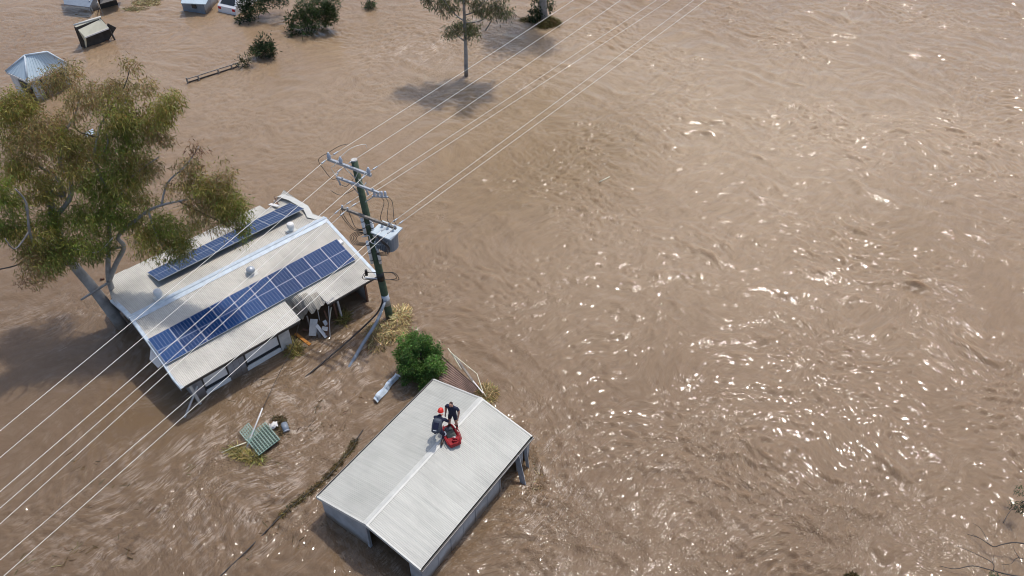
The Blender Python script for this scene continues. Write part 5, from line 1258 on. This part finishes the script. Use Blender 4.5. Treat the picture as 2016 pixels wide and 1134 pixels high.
B = [('pelvis', 'waist', 0), ('waist', 'chest', 0), ('chest', 'neck0', 0), ('neck0', 'neck', 1), ('pelvis', 'hipl', 0), ('hipl', 'kneel', 0), ('kneel', 'ankl', 0), ('ankl', 'toel', 2),
     ('pelvis', 'hipr', 0), ('hipr', 'thr', 0), ('thr', 'kneer', 0), ('kneer', 'shinr', 0), ('shinr', 'ankr', 2), ('ankr', 'toer', 2), ('chest', 'shl', 0), ('shl', 'elbl', 0), ('elbl', 'wrl', 0), ('chest', 'shr', 0), ('shr', 'elbr', 0), ('elbr', 'wrr', 0)]
hc2 = P_(.55, .05, 1.30); hf2 = f * .92 + l * .0 + Vector((0, 0, -.35)); hu2 = f * .35 + Vector((0, 0, .92))
body_mesh('rescuer', J, B, [0] * 4, (hc2, hf2, hu2, 1), [(P_(.66, .12, .80), f * .8 - l * .3 - Vector((0, 0, .2)), l, 1), (P_(.62, -.22, .64), f * .8 - Vector((0, 0, .4)), -l, 1)]).build('body', [M['navy'], M['skin'], M['boot'], M['black']], res, True, True)
cap_shell(hc2, hf2, hu2, (.135, .118, .145), R(98), .012, M['helmet'], 'helmet', res, .012)
# pack: rounded block on the back
bx = (P_(.30, .05, 1.03) - P_(.02, .05, .70)).normalized(); bn = (l.cross(bx)).normalized()
if bn.z < 0: bn = -bn
pc = P_(.14, .05, .90) + bn * .20
V = []; n = 16
for h_, s_ in ((-.30, .7), (-.26, .95), (0, 1.05), (.22, .98), (.29, .7)):
    for k in range(n):
        a = 2 * math.pi * k / n; cx, sx = math.cos(a), math.sin(a)
        V.append(pc + bx * h_ + l * math.copysign(abs(cx) ** .6, cx) * .19 * s_ + bn * math.copysign(abs(sx) ** .6, sx) * .13 * s_)
pk = MB().add(V, [[i * n + k, i * n + (k + 1) % n, (i + 1) * n + (k + 1) % n, (i + 1) * n + k] for i in range(4) for k in range(n)] + [list(range(n))[::-1], [4 * n + k for k in range(n)]]).build('pack', M['navy_grey'], res, True, True)
MB().box(pc + bx * .02 + bn * .135, (.26, .22, .05), (bx, l, bn)).build('pack_pocket', M['navy'], pk, False, True)
MB().box(pc + bx * -.18 + bn * .14 + l * .02, (.03, .14, .02), (bx, l, bn)).build('reflective_strip', M['band'], pk, False, True)
MB().tube([P_(.245, -.145, .16), P_(.21, -.14, .26)], [.094, .096], 12).build('knee_band', M['band'], res, True, True)
MB().tube([P_(.58, .20, .825), P_(.62, .16, .815)], [.052, .046], 10).build('glove_cuff', M['band'], res, True, True)

# red rescue bag
bt = [at(872, 842, 2.16), at(884, 834, 2.16), at(908, 868, 2.12), at(888, 889, 2.12)]
ctr_ = sum(bt, Vector()) / 4 + Vector((.02, -.02, 0)); bt = [ctr_ + (q - ctr_) * .9 for q in bt]
zroof = shed_pt(4.95, -.12).z
bag = thing('rescue_bag', 'open red rescue stretcher bag with dark mesh centre on the shed ridge', 'rescue bag', Vector((ctr_.x, ctr_.y, zroof)))
la = ((bt[3] + bt[2]) / 2 - (bt[0] + bt[1]) / 2); la.z = 0; Lb = la.length; la.normalize(); wa = Vector((-la.y, la.x, 0)); c0 = Vector((ctr_.x, ctr_.y, zroof + .02))
tilt_ = Vector((0, 0, -.03))
def bp(a, w_, z): return c0 + la * a + wa * w_ + Vector((0, 0, z)) + tilt_ * (a / .5)
hl_ = Lb / 2; rows = []
for i in range(15):
    t = -1 + 2 * i / 14; hw = .255 * (1 - .32 * abs(t) ** 3) * (1.0 if t < 0 else 1.12); row = []
    for s_, z in ((-1.12, .0), (-1.15, .13), (-1.0, .20), (-.86, .17), (-.78, .06), (-.3, .05), (.3, .05), (.78, .06), (.86, .17), (1.0, .20), (1.15, .13), (1.12, 0)):
        zz_ = (z if not (t > .15 and abs(s_) < .85) else .15 + .05 * math.sin(9 * t + 5 * s_)) * (1 - .25 * max(0, t)) + .02 * math.sin(i * 2.1 + s_ * 4) + (.09 if abs(t) > .9 and abs(s_) < .9 else 0)
        row.append(bp(t * hl_ + .01 * math.sin(i * 3 + s_ * 7), s_ * hw, max(zz_, 0)))
    rows.append(row)
mb = MB().grid(rows, 0)
mb.poly([r_ for r_ in rows[0]][::-1]); mb.poly(rows[-1])
mb.build('shell', M['red'], bag, True, True)
quadslab(MB(), [bp(-.85 * hl_, -.16, .085), bp(-.85 * hl_, .17, .085), bp(.22 * hl_, .19, .10), bp(.22 * hl_, -.18, .10)][::-1], .02).build('mesh_panel', M['mesh_grey'], bag, False, True)
quadslab(MB(), [bp(-.9 * hl_, -.12, .11), bp(-.9 * hl_, .10, .11), bp(-.5 * hl_, .12, .12), bp(-.5 * hl_, -.10, .12)][::-1], .02).build('flap', M['navy_grey'], bag, False, True)
for s_ in (-1, 1):
    MB().tube(smoothpath([bp(-.8 * hl_, s_ * .30, .2), bp(-.2 * hl_, s_ * .33, .23), bp(.4 * hl_, s_ * .33, .2), bp(.8 * hl_, s_ * .30, .16)], 4), .018, 6).build('strap', M['red'], bag, True, True)
MB().tube(smoothpath([bp(.3 * hl_, -.1, .12), bp(.5 * hl_, .05, .2), bp(.6 * hl_, .18, .12), bp(.75 * hl_, .05, .18), bp(.55 * hl_, -.08, .15)], 4), .03, 7).build('folded_cloth', M['red'], bag, True, True)
MB().tube(smoothpath([bp(.25 * hl_, .0, .13), bp(.36 * hl_, .10, .17), bp(.42 * hl_, .02, .15)], 4), .022, 6).build('buckle_strap', M['band'], bag, True, True)
